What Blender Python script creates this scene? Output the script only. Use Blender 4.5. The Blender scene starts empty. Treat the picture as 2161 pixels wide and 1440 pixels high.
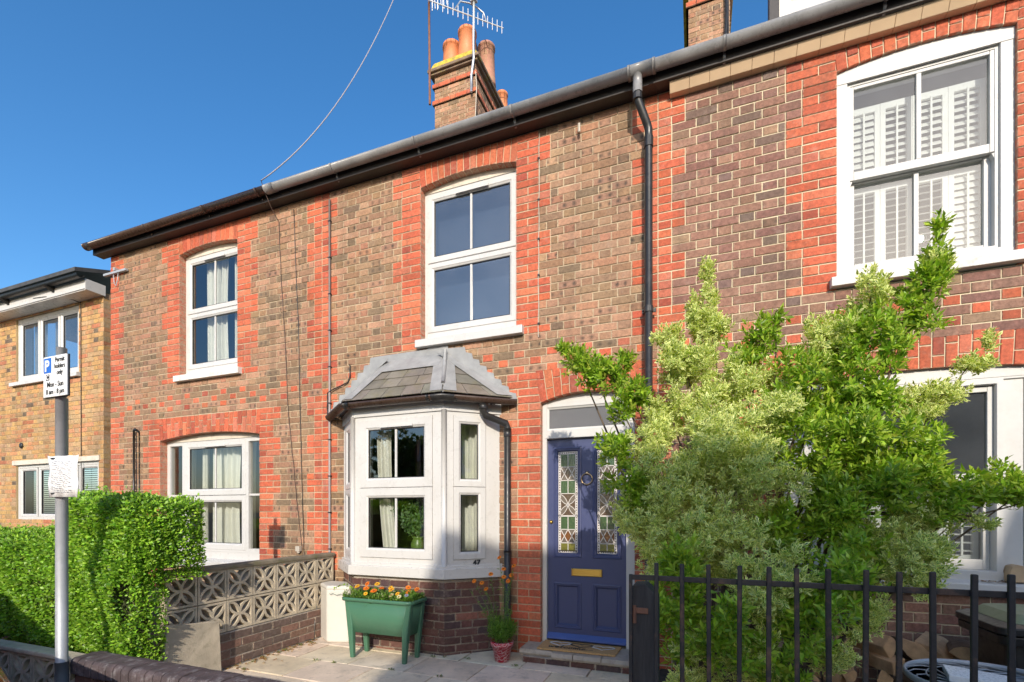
import bpy, math, random
import numpy as np
from mathutils import Vector, Matrix
random.seed(47); rng = np.random.default_rng(47)
S = bpy.context.scene; COL = S.collection
R = math.radians
U = random.uniform

# ------------------------------------------------------------------ camera, sky, sun, exposure
cam = bpy.data.objects.new('camera', bpy.data.cameras.new('camera')); COL.objects.link(cam)
cam.location = (0, -4.45, 1.33); cam.rotation_euler = (R(90), 0, R(21))
cam.data.sensor_fit = 'HORIZONTAL'; cam.data.sensor_width = 36; cam.data.lens = 16.909
cam.data.shift_y = 0.1666; cam.data.clip_start = 0.05; cam.data.clip_end = 3000
S.camera = cam
SUN = Vector((0.90, -2.58, 1.18)).normalized()
W = bpy.data.worlds.new('World'); S.world = W; W.use_nodes = True
wn = W.node_tree.nodes; wl = W.node_tree.links
sky = wn.new('ShaderNodeTexSky'); sky.sky_type = 'NISHITA'; sky.sun_disc = False
sky.sun_elevation = math.asin(SUN.z); sky.sun_rotation = math.atan2(SUN.x, SUN.y)
sky.air_density = 1.0; sky.dust_density = 1.5; sky.ozone_density = 3.0
hsv = wn.new('ShaderNodeHueSaturation'); hsv.inputs['Saturation'].default_value = 1.27
wl.new(sky.outputs[0], hsv.inputs['Color']); wl.new(hsv.outputs[0], wn['Background'].inputs[0])
wn['Background'].inputs[1].default_value = 0.138
sl = bpy.data.lights.new('sun', 'SUN'); sl.energy = 2.6; sl.angle = R(0.53); sl.color = (1, 0.91, 0.78)
so = bpy.data.objects.new('sun', sl); COL.objects.link(so); so.location = SUN * 40
so.rotation_euler = (-SUN).to_track_quat('-Z', 'Y').to_euler()
S.view_settings.view_transform = 'Standard'; S.view_settings.look = 'None'
S.view_settings.exposure = 0.80; S.view_settings.gamma = 1.0; S.view_settings.use_curve_mapping = False

# ------------------------------------------------------------------ materials
def nd(nt, t, **kw):
    n = nt.nodes.new(t)
    for k, v in kw.items(): setattr(n, k, v)
    return n
def mix_col(nt, mode, fac, a, b):
    m = nt.nodes.new('ShaderNodeMix'); m.data_type = 'RGBA'; m.blend_type = mode
    for i, x in ((0, fac), (6, a), (7, b)):
        if hasattr(x, 'links'): nt.links.new(x, m.inputs[i])
        else: m.inputs[i].default_value = (*x, 1) if isinstance(x, tuple) else x
    return m.outputs[2]
def ramp(nt, src, a, b, va=0.0, vb=1.0):
    m = nt.nodes.new('ShaderNodeMapRange'); m.inputs[1].default_value = a; m.inputs[2].default_value = b
    m.inputs[3].default_value = va; m.inputs[4].default_value = vb; nt.links.new(src, m.inputs[0]); return m.outputs[0]
def noise(nt, vec, scale, detail=4, rough=0.6):
    n = nt.nodes.new('ShaderNodeTexNoise'); n.inputs['Scale'].default_value = scale
    n.inputs['Detail'].default_value = detail; n.inputs['Roughness'].default_value = rough
    nt.links.new(vec, n.inputs['Vector']); return n.outputs['Fac']
MATS = {}
def M(name, col, rough=0.6, var=0.18, scale=6, bump=0.15, bscale=80, metal=0.0, spec=0.5, dirt=None, dscale=3, damt=0.5, attr=None, stretch=None):
    if name in MATS: return MATS[name]
    m = bpy.data.materials.new(name); m.use_nodes = True; nt = m.node_tree; b = nt.nodes['Principled BSDF']
    pos = nd(nt, 'ShaderNodeNewGeometry').outputs['Position'] if not stretch else None
    if stretch:
        tc = nd(nt, 'ShaderNodeTexCoord'); mp = nd(nt, 'ShaderNodeMapping'); mp.inputs['Scale'].default_value = stretch
        nt.links.new(tc.outputs['Object'], mp.inputs[0]); pos = mp.outputs[0]
    c = col
    if attr:
        a = nd(nt, 'ShaderNodeAttribute', attribute_name=attr); c = mix_col(nt, 'MULTIPLY', 1.0, col, a.outputs['Color'])
    n1 = noise(nt, pos, scale, 6)
    f = ramp(nt, n1, 0.3, 0.7, 1 - var, 1 + var)
    cc = nd(nt, 'ShaderNodeCombineColor'); [nt.links.new(f, cc.inputs[i]) for i in range(3)]
    c = mix_col(nt, 'MULTIPLY', 1.0, c, cc.outputs[0])
    if dirt:
        n2 = noise(nt, pos, dscale, 8, 0.7); c = mix_col(nt, 'MIX', ramp(nt, n2, 0.52, 0.72, 0, damt), c, dirt)
    nt.links.new(c, b.inputs['Base Color'])
    b.inputs['Metallic'].default_value = metal; b.inputs['Specular IOR Level'].default_value = spec
    n3 = noise(nt, pos, bscale, 5)
    nt.links.new(ramp(nt, n3, 0.3, 0.7, max(0.03, rough - 0.1), min(1, rough + 0.1)), b.inputs['Roughness'])
    if bump:
        bp = nd(nt, 'ShaderNodeBump'); bp.inputs['Strength'].default_value = bump; bp.inputs['Distance'].default_value = 0.004
        nt.links.new(n3, bp.inputs['Height']); nt.links.new(bp.outputs[0], b.inputs['Normal'])
    MATS[name] = m; return m
def brick_material():
    m = bpy.data.materials.new('brick'); m.use_nodes = True; nt = m.node_tree; b = nt.nodes['Principled BSDF']
    pos = nd(nt, 'ShaderNodeNewGeometry').outputs['Position']
    col = nd(nt, 'ShaderNodeAttribute', attribute_name='col').outputs['Color']
    loc = nd(nt, 'ShaderNodeAttribute', attribute_name='loc').outputs['Vector']
    f = ramp(nt, noise(nt, pos, 34, 9, 0.75), 0.3, 0.7, 0.58, 1.38)
    g = ramp(nt, noise(nt, pos, 1.3, 4, 0.6), 0.3, 0.7, 0.86, 1.14)
    mu = nd(nt, 'ShaderNodeMath', operation='MULTIPLY'); nt.links.new(f, mu.inputs[0]); nt.links.new(g, mu.inputs[1])
    cc = nd(nt, 'ShaderNodeCombineColor'); [nt.links.new(mu.outputs[0], cc.inputs[i]) for i in range(3)]
    c = mix_col(nt, 'MULTIPLY', 1.0, col, cc.outputs[0])
    # kiln "kiss marks": two soot-dark spots on the common bricks
    sp = nd(nt, 'ShaderNodeSeparateXYZ'); nt.links.new(loc, sp.inputs[0])
    ab = nd(nt, 'ShaderNodeMath', operation='ABSOLUTE'); nt.links.new(sp.outputs[0], ab.inputs[0])
    su = nd(nt, 'ShaderNodeMath', operation='SUBTRACT'); nt.links.new(ab.outputs[0], su.inputs[0]); su.inputs[1].default_value = 0.045
    cv = nd(nt, 'ShaderNodeCombineXYZ'); nt.links.new(su.outputs[0], cv.inputs[0]); nt.links.new(sp.outputs[1], cv.inputs[1])
    le = nd(nt, 'ShaderNodeVectorMath', operation='LENGTH'); nt.links.new(cv.outputs[0], le.inputs[0])
    nz = nd(nt, 'ShaderNodeMath', operation='MULTIPLY_ADD'); nt.links.new(noise(nt, pos, 60, 3), nz.inputs[0]); nz.inputs[1].default_value = 0.03
    nt.links.new(le.outputs['Value'], nz.inputs[2])
    s1 = ramp(nt, nz.outputs[0], 0.018, 0.044, 1, 0)
    s2 = nd(nt, 'ShaderNodeMath', operation='MULTIPLY'); nt.links.new(s1, s2.inputs[0]); nt.links.new(sp.outputs[2], s2.inputs[1])
    c = mix_col(nt, 'MIX', s2.outputs[0], c, (0.035, 0.032, 0.028))
    # lime bloom
    bl = ramp(nt, noise(nt, pos, 7, 9, 0.78), 0.55, 0.78, 0, 0.42)
    c = mix_col(nt, 'MIX', bl, c, (0.5, 0.42, 0.34))
    # mortar smeared over the arrises
    al = nd(nt, 'ShaderNodeAttribute', attribute_name='col').outputs['Alpha']
    def absm(x, k):
        q = nd(nt, 'ShaderNodeMath', operation='ABSOLUTE'); nt.links.new(x, q.inputs[0]); w = nd(nt, 'ShaderNodeMath', operation='MULTIPLY'); nt.links.new(q.outputs[0], w.inputs[0]); w.inputs[1].default_value = k; return w.outputs[0]
    mxn = nd(nt, 'ShaderNodeMath', operation='MAXIMUM'); nt.links.new(absm(al, .96), mxn.inputs[0]); nt.links.new(absm(sp.outputs[1], 1 / .033), mxn.inputs[1])
    adn = nd(nt, 'ShaderNodeMath', operation='MULTIPLY_ADD'); nt.links.new(noise(nt, pos, 38, 7, .7), adn.inputs[0]); adn.inputs[1].default_value = .62; nt.links.new(mxn.outputs[0], adn.inputs[2])
    c = mix_col(nt, 'MIX', ramp(nt, adn.outputs[0], 1.20, 1.34, 0, .75), c, (.47, .38, .27))
    dk = ramp(nt, noise(nt, pos, 24, 6, 0.7), 0.6, 0.75, 0, 0.5)
    c = mix_col(nt, 'MIX', dk, c, (0.07, 0.05, 0.04))
    mp = nd(nt, 'ShaderNodeMapping'); mp.inputs['Scale'].default_value = (5.0, 5.0, .55); nt.links.new(pos, mp.inputs[0])
    c = mix_col(nt, 'MIX', ramp(nt, noise(nt, mp.outputs[0], 1.0, 7, .65), .5, .72, 0, .42), c, (.10, .07, .05))
    nt.links.new(c, b.inputs['Base Color']); b.inputs['Roughness'].default_value = 0.85; b.inputs['Specular IOR Level'].default_value = 0.3
    bp = nd(nt, 'ShaderNodeBump'); bp.inputs['Strength'].default_value = 0.5; bp.inputs['Distance'].default_value = 0.004
    nt.links.new(noise(nt, pos, 110, 6, 0.7), bp.inputs['Height']); nt.links.new(bp.outputs[0], b.inputs['Normal'])
    return m
BRICK = brick_material()
def glass_material(name, tint, refl, rough=0.0, bump=0.0, bscale=100, base=None, haze=0.0):
    m = bpy.data.materials.new(name); m.use_nodes = True; nt = m.node_tree; nt.nodes.remove(nt.nodes['Principled BSDF'])
    out = nt.nodes['Material Output']
    if base: t = nd(nt, 'ShaderNodeBsdfDiffuse'); t.inputs[0].default_value = (*base, 1)
    else: t = nd(nt, 'ShaderNodeBsdfTransparent'); t.inputs[0].default_value = (*tint, 1)
    if haze:       # pale haze painted into the pane, greying the glass
        df = nd(nt, 'ShaderNodeBsdfDiffuse'); df.inputs[0].default_value = (.42, .44, .46, 1); m0 = nd(nt, 'ShaderNodeMixShader')
        nt.links.new(ramp(nt, noise(nt, nd(nt, 'ShaderNodeNewGeometry').outputs['Position'], 2.2, 6, .6), .3, .7, haze * .6, haze * 1.4), m0.inputs[0])
        nt.links.new(t.outputs[0], m0.inputs[1]); nt.links.new(df.outputs[0], m0.inputs[2]); t = m0
    g = nd(nt, 'ShaderNodeBsdfGlossy'); g.inputs['Roughness'].default_value = rough
    fr = nd(nt, 'ShaderNodeFresnel'); fr.inputs[0].default_value = 1.52
    ad = nd(nt, 'ShaderNodeMath', operation='ADD', use_clamp=True); nt.links.new(fr.outputs[0], ad.inputs[0]); ad.inputs[1].default_value = refl
    mx = nd(nt, 'ShaderNodeMixShader'); nt.links.new(ad.outputs[0], mx.inputs[0]); nt.links.new(t.outputs[0], mx.inputs[1]); nt.links.new(g.outputs[0], mx.inputs[2])
    pos = nd(nt, 'ShaderNodeNewGeometry').outputs['Position']
    bp = nd(nt, 'ShaderNodeBump'); bp.inputs['Strength'].default_value = bump if bump else 0.07; bp.inputs['Distance'].default_value = 0.004
    nt.links.new(noise(nt, pos, bscale if bump else 1.5, 2), bp.inputs['Height']); nt.links.new(bp.outputs[0], g.inputs['Normal'])
    nt.links.new(mx.outputs[0], out.inputs['Surface']); return m
def leaf_material(name, margin=None, lo=0.55, hi=0.75, trans=0.3, rough=0.42):
    m = bpy.data.materials.new(name); m.use_nodes = True; nt = m.node_tree; b = nt.nodes['Principled BSDF']
    out = nt.nodes['Material Output']
    c = nd(nt, 'ShaderNodeAttribute', attribute_name='col').outputs['Color']
    if margin:
        e = nd(nt, 'ShaderNodeAttribute', attribute_name='edge').outputs['Fac']
        c = mix_col(nt, 'MIX', ramp(nt, e, lo, hi, 0, 0.9), c, margin)
    nt.links.new(c, b.inputs['Base Color']); b.inputs['Roughness'].default_value = rough; b.inputs['Specular IOR Level'].default_value = 0.45
    t = nd(nt, 'ShaderNodeBsdfTranslucent'); tc = mix_col(nt, 'MULTIPLY', 1.0, c, (1.5, 1.6, 0.6)); nt.links.new(tc, t.inputs[0])
    mx = nd(nt, 'ShaderNodeMixShader'); mx.inputs[0].default_value = trans
    nt.links.new(b.outputs[0], mx.inputs[1]); nt.links.new(t.outputs[0], mx.inputs[2]); nt.links.new(mx.outputs[0], out.inputs['Surface'])
    return m
MORTAR = M('mortar', (0.50, 0.395, 0.265), 0.95, 0.2, 3, 0.5, 90, dirt=(0.16, 0.13, 0.1), dscale=5, damt=0.45)
MORTAR_P = M('mortar_pale', (0.62, 0.52, 0.355), 0.95, 0.15, 3, 0.5, 90, dirt=(0.3, 0.25, 0.18), dscale=5, damt=0.3)
MORTAR_B = M('mortar_grey', (0.36, 0.32, 0.28), 0.95, 0.25, 4, 0.5, 90, dirt=(0.08, 0.07, 0.06), dscale=6, damt=0.8)
MORTAR_Y = M('mortar_sand', (0.42, 0.31, 0.16), 0.95, 0.2, 3, 0.4, 90)
UPVC = M('white_plastic', (0.57, 0.555, 0.53), 0.32, 0.03, 3, 0.0, 20, dirt=(0.36, 0.32, 0.26), dscale=4, damt=0.22)
PAINT = M('white_paint', (0.56, 0.545, 0.515), 0.5, 0.05, 4, 0.12, 60, dirt=(0.45, 0.4, 0.33), dscale=6, damt=0.25)
SILLM = M('sill_paint', (0.70, 0.68, 0.63), 0.6, 0.08, 5, 0.2, 60, dirt=(0.25, 0.22, 0.18), dscale=9, damt=0.6)
GASKET = M('gasket', (0.02, 0.02, 0.022), 0.5, 0.05, 4, 0)
CREAM = M('cream_board', (0.62, 0.55, 0.45), 0.75, 0.12, 8, 0.2, 50, dirt=(0.2, 0.17, 0.13), dscale=10, damt=0.5)
GLASS = glass_material('window_glass', (0.86, 0.9, 0.9), 0.14)
GLASS_HI = glass_material('window_glass_upper', (0.5, 0.55, 0.6), 0.20, haze=0.10)
GLASS_R = glass_material('window_glass_hazed', (0.74, 0.78, 0.79), 0.04, haze=0.10)
GLASS_OB = glass_material('obscure_glass', (0.3, 0.3, 0.3), -0.02, 0.10, 1.0, 240, base=(0.13, 0.13, 0.135))
ROOM = M('room_plaster', (0.30, 0.26, 0.2), 0.9, 0.1, 2, 0)
ROOM_D = M('dark_room', (0.05, 0.048, 0.045), 0.9, 0.1, 2, 0)
CURT = M('curtain_cloth', (0.72, 0.70, 0.62), 0.9, 0.06, 12, 0.1, 200)
CURT_B = M('curtain_blue', (0.26, 0.42, 0.58), 0.9, 0.06, 12, 0.1, 200)
BLACKP = M('black_plastic', (0.022, 0.021, 0.020), 0.38, 0.15, 5, 0.05, 40, dirt=(0.10, 0.09, 0.08), dscale=7, damt=0.4)
GUTT = M('weathered_gutter', (0.25, 0.245, 0.24), 0.32, 0.2, 4, 0.08, 30, dirt=(0.10, 0.09, 0.08), dscale=5, damt=0.5)
GUTT_B = M('brown_gutter', (0.055, 0.032, 0.022), 0.3, 0.2, 4, 0.05, 30, dirt=(0.12, 0.09, 0.07), dscale=5, damt=0.4)
FASC = M('dark_fascia', (0.025, 0.02, 0.018), 0.5, 0.15, 4, 0.1)
SLATE = M('slate', (0.19, 0.172, 0.15), 0.6, 0.2, 9, 0.3, 40, dirt=(0.17, 0.15, 0.05), dscale=8, damt=0.5, attr='col')
LEAD = M('lead', (0.31, 0.31, 0.305), 0.5, 0.2, 7, 0.15, 30, metal=0.1, dirt=(0.42, 0.41, 0.40), dscale=5, damt=0.7)
TERRA = M('terracotta', (0.66, 0.23, 0.095), 0.6, 0.15, 8, 0.2, 50)
TERRA_P = M('terracotta_mossy', (0.45, 0.22, 0.15), 0.8, 0.2, 8, 0.3, 50, dirt=(0.33, 0.30, 0.14), dscale=6, damt=0.9)
MOSS = M('mossy_cap', (0.50, 0.38, 0.05), 0.95, 0.4, 14, 0.9, 60, dirt=(0.16, 0.13, 0.08), dscale=9, damt=0.95)
ALU = M('aluminium', (0.6, 0.6, 0.6), 0.4, 0.08, 8, 0, metal=0.7)
RUST = M('rusty_steel', (0.20, 0.09, 0.055), 0.7, 0.25, 14, 0.3, 80)
DOORB = M('blue_paint', (0.052, 0.064, 0.15), 0.40, 0.02, 5, 0.0, 30, spec=0.5)
BRASS = M('brass', (0.72, 0.47, 0.12), 0.3, 0.02, 3, 0, 4, metal=1.0)
BRONZE = M('bronze', (0.45, 0.33, 0.2), 0.35, 0.1, 8, 0, metal=1.0)
CAME = M('lead_came_white', (0.62, 0.58, 0.54), 0.5, 0.05, 8, 0)
STONE = M('step_stone', (0.40, 0.345, 0.28), 0.9, 0.2, 6, 0.6, 50, dirt=(0.14, 0.12, 0.1), dscale=9, damt=0.6)
PAVING = M('paving_slab', (0.70, 0.60, 0.46), 0.9, 0.2, 3, 0.45, 70, dirt=(0.26, 0.22, 0.17), dscale=10, damt=0.6, attr='col')
JOINTS = M('paving_sand', (0.24, 0.2, 0.15), 0.95, 0.3, 12, 0.5)
CONCR = M('concrete_block', (0.50, 0.425, 0.315), 0.95, 0.2, 7, 0.7, 90, dirt=(0.16, 0.15, 0.09), dscale=8, damt=0.7)
COPE = M('mossy_coping', (0.20, 0.165, 0.115), 0.95, 0.3, 8, 0.8, 60, dirt=(0.13, 0.14, 0.04), dscale=7, damt=0.8)
ASPH = M('asphalt', (0.085, 0.083, 0.08), 0.9, 0.2, 15, 0.6, 160)
PAVE2 = M('pavement_tarmac', (0.24, 0.225, 0.20), 0.9, 0.2, 10, 0.5, 140)
SOIL = M('soil', (0.06, 0.043, 0.03), 0.95, 0.4, 20, 0.9, 70)
BARK = M('bark', (0.13, 0.095, 0.065), 0.9, 0.3, 30, 0.8, 60)
STEMG = M('green_stem', (0.10, 0.16, 0.04), 0.6, 0.2, 30, 0)
GALV = M('galvanised_post', (0.40, 0.42, 0.44), 0.5, 0.12, 6, 0.06, 50, metal=0.25, dirt=(0.24, 0.25, 0.26), dscale=5, damt=0.5)
WHITE = M('sign_white', (0.82, 0.82, 0.80), 0.4, 0.02, 4, 0)
BLUE = M('sign_blue', (0.02, 0.13, 0.52), 0.4, 0.02, 4, 0)
INK = M('ink', (0.02, 0.02, 0.02), 0.6, 0.02, 4, 0)
INKG = M('grey_print', (0.36, 0.36, 0.36), 0.8, 0.1, 4, 0)
PAPER = M('paper', (0.76, 0.76, 0.75), 0.7, 0.04, 5, 0.05)
IRON = M('black_iron', (0.022, 0.020, 0.022), 0.5, 0.3, 12, 0.25, 60, dirt=(0.16, 0.085, 0.055), dscale=9, damt=0.9)
WOODB = M('black_wood', (0.03, 0.028, 0.03), 0.65, 0.3, 6, 0.4, 40, stretch=(18, 18, 1.5), dirt=(0.09, 0.085, 0.085), dscale=2, damt=0.5)
WOODG = M('weathered_wood', (0.30, 0.26, 0.23), 0.85, 0.3, 6, 0.5, 40, stretch=(25, 25, 2))
LOGW = M('split_wood', (0.52, 0.34, 0.19), 0.85, 0.3, 10, 0.6, 40, dirt=(0.2, 0.13, 0.08), dscale=6, damt=0.6)
LOGB = M('log_bark', (0.12, 0.085, 0.06), 0.95, 0.35, 18, 0.9, 40)
PLANT_G = M('planter_green', (0.062, 0.165, 0.10), 0.4, 0.05, 4, 0.04, 40, dirt=(0.15, 0.2, 0.13), dscale=6, damt=0.2)
BOXW = M('box_white', (0.62, 0.59, 0.53), 0.5, 0.06, 4, 0.06, 40, dirt=(0.38, 0.33, 0.25), dscale=3, damt=0.4)
MARBLE = M('white_stone_tile', (0.85, 0.85, 0.84), 0.3, 0.06, 9, 0)
BIN_G = M('bin_lid_green', (0.20, 0.25, 0.14), 0.5, 0.08, 5, 0.05, dirt=(0.3, 0.3, 0.22), dscale=5, damt=0.5)
TANB = M('tan_soffit', (0.62, 0.44, 0.27), 0.5, 0.08, 4, 0.05)
ROOFT = M('roof_slate', (0.06, 0.058, 0.055), 0.6, 0.3, 8, 0.4)
CARRED = M('red_car_paint', (0.35, 0.012, 0.02), 0.2, 0.02, 4, 0)
RUBBER = M('rubber', (0.015, 0.015, 0.015), 0.8, 0.1, 20, 0.1)
LAMPW = M('lamp_lens', (0.75, 0.76, 0.78), 0.1, 0.02, 4, 0)
COIR = M('coir', (0.52, 0.31, 0.13), 0.95, 0.25, 60, 0.9, 220)
def red_pot():
    m = bpy.data.materials.new('bandana_pot'); m.use_nodes = True; nt = m.node_tree; b = nt.nodes['Principled BSDF']
    pos = nd(nt, 'ShaderNodeTexCoord').outputs['Object']
    v = nd(nt, 'ShaderNodeTexVoronoi', feature='DISTANCE_TO_EDGE'); v.inputs['Scale'].default_value = 26; nt.links.new(pos, v.inputs['Vector'])
    w = nd(nt, 'ShaderNodeTexWave', wave_type='RINGS'); w.inputs['Scale'].default_value = 14; w.inputs['Distortion'].default_value = 9; w.inputs['Detail'].default_value = 2
    nt.links.new(pos, w.inputs['Vector'])
    a = ramp(nt, v.outputs['Distance'], 0.012, 0.03, 1, 0); c2 = ramp(nt, w.outputs['Fac'], 0.93, 0.97, 0, 1)
    mx = nd(nt, 'ShaderNodeMath', operation='MAXIMUM'); nt.links.new(a, mx.inputs[0]); nt.links.new(c2, mx.inputs[1])
    nt.links.new(mix_col(nt, 'MIX', mx.outputs[0], (0.42, 0.012, 0.03), (0.7, 0.6, 0.58)), b.inputs['Base Color']); b.inputs['Roughness'].default_value = 0.35
    return m
POTR = red_pot()

# ------------------------------------------------------------------ mesh builder and scene tree
OFF = {}
def link(o, parent=None):
    COL.objects.link(o)
    if parent: o.parent = parent; OFF[o.name] = OFF[parent.name]
    return o
def tag(o, label=None, cat=None, group=None, kind=None):
    for k, v in (('label', label), ('category', cat), ('group', group), ('kind', kind)):
        if v: o[k] = v
    return o
def root(name, label, cat, loc=(0, 0, 0), group=None):
    o = bpy.data.objects.new(name, None); o.location = loc; o.empty_display_size = 0.1; link(o); OFF[o.name] = Vector(loc)
    return tag(o, label, cat, group)
def attr_set(me, name, data, typ='FLOAT_COLOR'):
    a = me.attributes.new(name, typ, 'POINT')
    a.data.foreach_set('color' if typ == 'FLOAT_COLOR' else ('vector' if typ == 'FLOAT_VECTOR' else 'value'), np.asarray(data, dtype=np.float32).ravel())
class MB:
    def __init__(s): s.v = []; s.f = []; s.m = []; s.c = []; s.l = []
    def add(s, vs, fs, mi=0, T=None):
        n = len(s.v); s.v += [tuple(T @ Vector(p)) if T else tuple(p) for p in vs]
        s.f += [tuple(i + n for i in f) for f in fs]; s.m += [mi] * len(fs); return s
    def hexa(s, p, mi=0, T=None):   # p: 8 points, bottom 4 (ccw from above) then top 4
        return s.add(p, [(3, 2, 1, 0), (4, 5, 6, 7), (0, 1, 5, 4), (1, 2, 6, 5), (2, 3, 7, 6), (3, 0, 4, 7)], mi, T)
    def box(s, x0, x1, y0, y1, z0, z1, mi=0, T=None):
        return s.hexa([(x0, y0, z0), (x1, y0, z0), (x1, y1, z0), (x0, y1, z0), (x0, y0, z1), (x1, y0, z1), (x1, y1, z1), (x0, y1, z1)], mi, T)
    def prism(s, poly, vec, mi=0, T=None):     # polygon (3d points) extruded by vec
        n = len(poly); vec = Vector(vec); q = [Vector(p) for p in poly]; q2 = [p + vec for p in q]
        return s.add(q + q2, [tuple(range(n))[::-1], tuple(range(n, 2 * n))] + [(i, (i + 1) % n, (i + 1) % n + n, i + n) for i in range(n)], mi, T)
    def tube(s, pts, r, n=8, mi=0, T=None, cap=True, flat=1.0):
        pts = [Vector(p) for p in pts]; rs = r if isinstance(r, (list, tuple)) else [r] * len(pts); vs = []
        up = Vector((0.13, 0.21, 0.97))
        for i, p in enumerate(pts):
            d = (pts[min(i + 1, len(pts) - 1)] - pts[max(i - 1, 0)]).normalized()
            a = d.cross(up)
            if a.length < 0.05: a = d.cross(Vector((1, 0, 0)))
            a.normalize(); b = d.cross(a).normalized()
            for k in range(n):
                t = 2 * math.pi * k / n; vs.append(p + a * (math.cos(t) * rs[i]) + b * (math.sin(t) * rs[i] * flat))
        fs = [(i * n + k, i * n + (k + 1) % n, (i + 1) * n + (k + 1) % n, (i + 1) * n + k) for i in range(len(pts) - 1) for k in range(n)]
        if cap: fs += [tuple(range(n)), tuple(range(len(vs) - n, len(vs)))[::-1]]
        return s.add(vs, fs, mi, T)
    def lathe(s, prof, cx=0, cy=0, n=20, mi=0, T=None):   # (r,z) profile
        vs = [(cx + r * math.cos(2 * math.pi * k / n), cy + r * math.sin(2 * math.pi * k / n), z) for r, z in prof for k in range(n)]
        fs = [(i * n + k, i * n + (k + 1) % n, (i + 1) * n + (k + 1) % n, (i + 1) * n + k) for i in range(len(prof) - 1) for k in range(n)]
        fs += [tuple(range(n))[::-1], tuple(range(len(vs) - n, len(vs)))]
        return s.add(vs, fs, mi, T)
    def ring(s, x0, x1, z0, z1, prof, mi=0, T=None):      # profile of (inset, y) swept round a rectangle, mitred
        vs = []
        for i, y in prof: vs += [(x0 + i, y, z0 + i), (x1 - i, y, z0 + i), (x1 - i, y, z1 - i), (x0 + i, y, z1 - i)]
        fs = [(j * 4 + k, j * 4 + (k + 1) % 4, (j + 1) * 4 + (k + 1) % 4, (j + 1) * 4 + k) for j in range(len(prof) - 1) for k in range(4)]
        return s.add(vs, fs, mi, T)
    def sweep(s, prof, pts, mi=0, T=None, cap=True):      # profile (side, up) along a polyline in plan, mitred
        pts = [Vector(p) for p in pts]; n = len(prof); vs = []
        for i, p in enumerate(pts):
            d0 = (p - pts[i - 1]).normalized() if i else None; d1 = (pts[i + 1] - p).normalized() if i < len(pts) - 1 else None
            d = ((d0 or d1) + (d1 or d0)).normalized(); r = Vector((d.y, -d.x, 0)).normalized()
            k = 1.0 / max(0.3, d.dot(d0 or d1))
            vs += [p + r * (a * k) + Vector((0, 0, b)) for a, b in prof]
        fs = [(i * n + k, i * n + (k + 1) % n, (i + 1) * n + (k + 1) % n, (i + 1) * n + k) for i in range(len(pts) - 1) for k in range(n)]
        if cap: fs += [tuple(range(n)), tuple(range(len(vs) - n, len(vs)))[::-1]]
        return s.add(vs, fs, mi, T)
    def build(s, name, mats, parent=None, smooth=False, bevel=0, label=None, kind=None):
        off = OFF[parent.name] if parent else Vector((0, 0, 0))
        me = bpy.data.meshes.new(name); me.from_pydata([(p[0] - off.x, p[1] - off.y, p[2] - off.z) for p in s.v], [], s.f)
        for m in (mats if isinstance(mats, (list, tuple)) else [mats]): me.materials.append(m)
        if any(s.m): me.polygons.foreach_set('material_index', s.m)
        if smooth: me.polygons.foreach_set('use_smooth', [True] * len(s.f))
        if s.c: attr_set(me, 'col', s.c)
        if s.l: attr_set(me, 'loc', s.l, 'FLOAT_VECTOR')
        me.validate(); me.update()
        o = link(bpy.data.objects.new(name, me), parent)
        if not parent: OFF[o.name] = Vector((0, 0, 0))
        if bevel:
            b = o.modifiers.new('bevel', 'BEVEL'); b.width = bevel; b.segments = 2; b.limit_method = 'ANGLE'; b.angle_limit = R(40)
        return tag(o, label, kind=kind)
def obj_from(me, name, parent, loc=(0, 0, 0), scale=None, rot=None):
    o = link(bpy.data.objects.new(name, me), parent); off = OFF[parent.name] if parent else Vector((0, 0, 0))
    o.location = Vector(loc) - off
    if scale: o.scale = scale
    if rot: o.rotation_euler = rot
    return o
def mesh_np(name, V, F, mats, attrs):
    me = bpy.data.meshes.new(name); n = len(V); m = len(F)
    me.vertices.add(n); me.vertices.foreach_set('co', V.astype(np.float32).ravel())
    me.loops.add(3 * m); me.loops.foreach_set('vertex_index', F.astype(np.int32).ravel())
    me.polygons.add(m); me.polygons.foreach_set('loop_start', np.arange(0, 3 * m, 3, dtype=np.int32)); me.polygons.foreach_set('loop_total', np.full(m, 3, dtype=np.int32))
    for x in mats: me.materials.append(x)
    for k, (d, t) in attrs.items(): attr_set(me, k, d, t)
    me.update(calc_edges=True); return me
def text(body, size, loc, mat, name, parent, rot=(R(90), 0, 0), ext=0.0008, align='LEFT', shear=0.0, bold=0.0, sx=1.0):
    cu = bpy.data.curves.new(name, 'FONT'); cu.body = body; cu.size = size; cu.extrude = ext; cu.align_x = align; cu.shear = shear; cu.offset = bold
    t = bpy.data.objects.new(name, cu); COL.objects.link(t); bpy.context.view_layer.update()
    me = bpy.data.meshes.new_from_object(t.evaluated_get(bpy.context.evaluated_depsgraph_get())); bpy.data.objects.remove(t)
    me.materials.clear(); me.materials.append(mat); me.name = name
    return obj_from(me, name, parent, loc, (sx, 1, 1), rot)
def jcol(c, a=0.1): k = U(1 - a, 1 + a); return (c[0] * k * U(.95, 1.05), c[1] * k * U(.95, 1.05), c[2] * k * U(.95, 1.05), 1)
def frame_T(p0, p1):
    return Matrix.Translation((p0[0], p0[1], 0)) @ Matrix.Rotation(math.atan2(p1[1] - p0[1], p1[0] - p0[0]), 4, 'Z')

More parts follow.
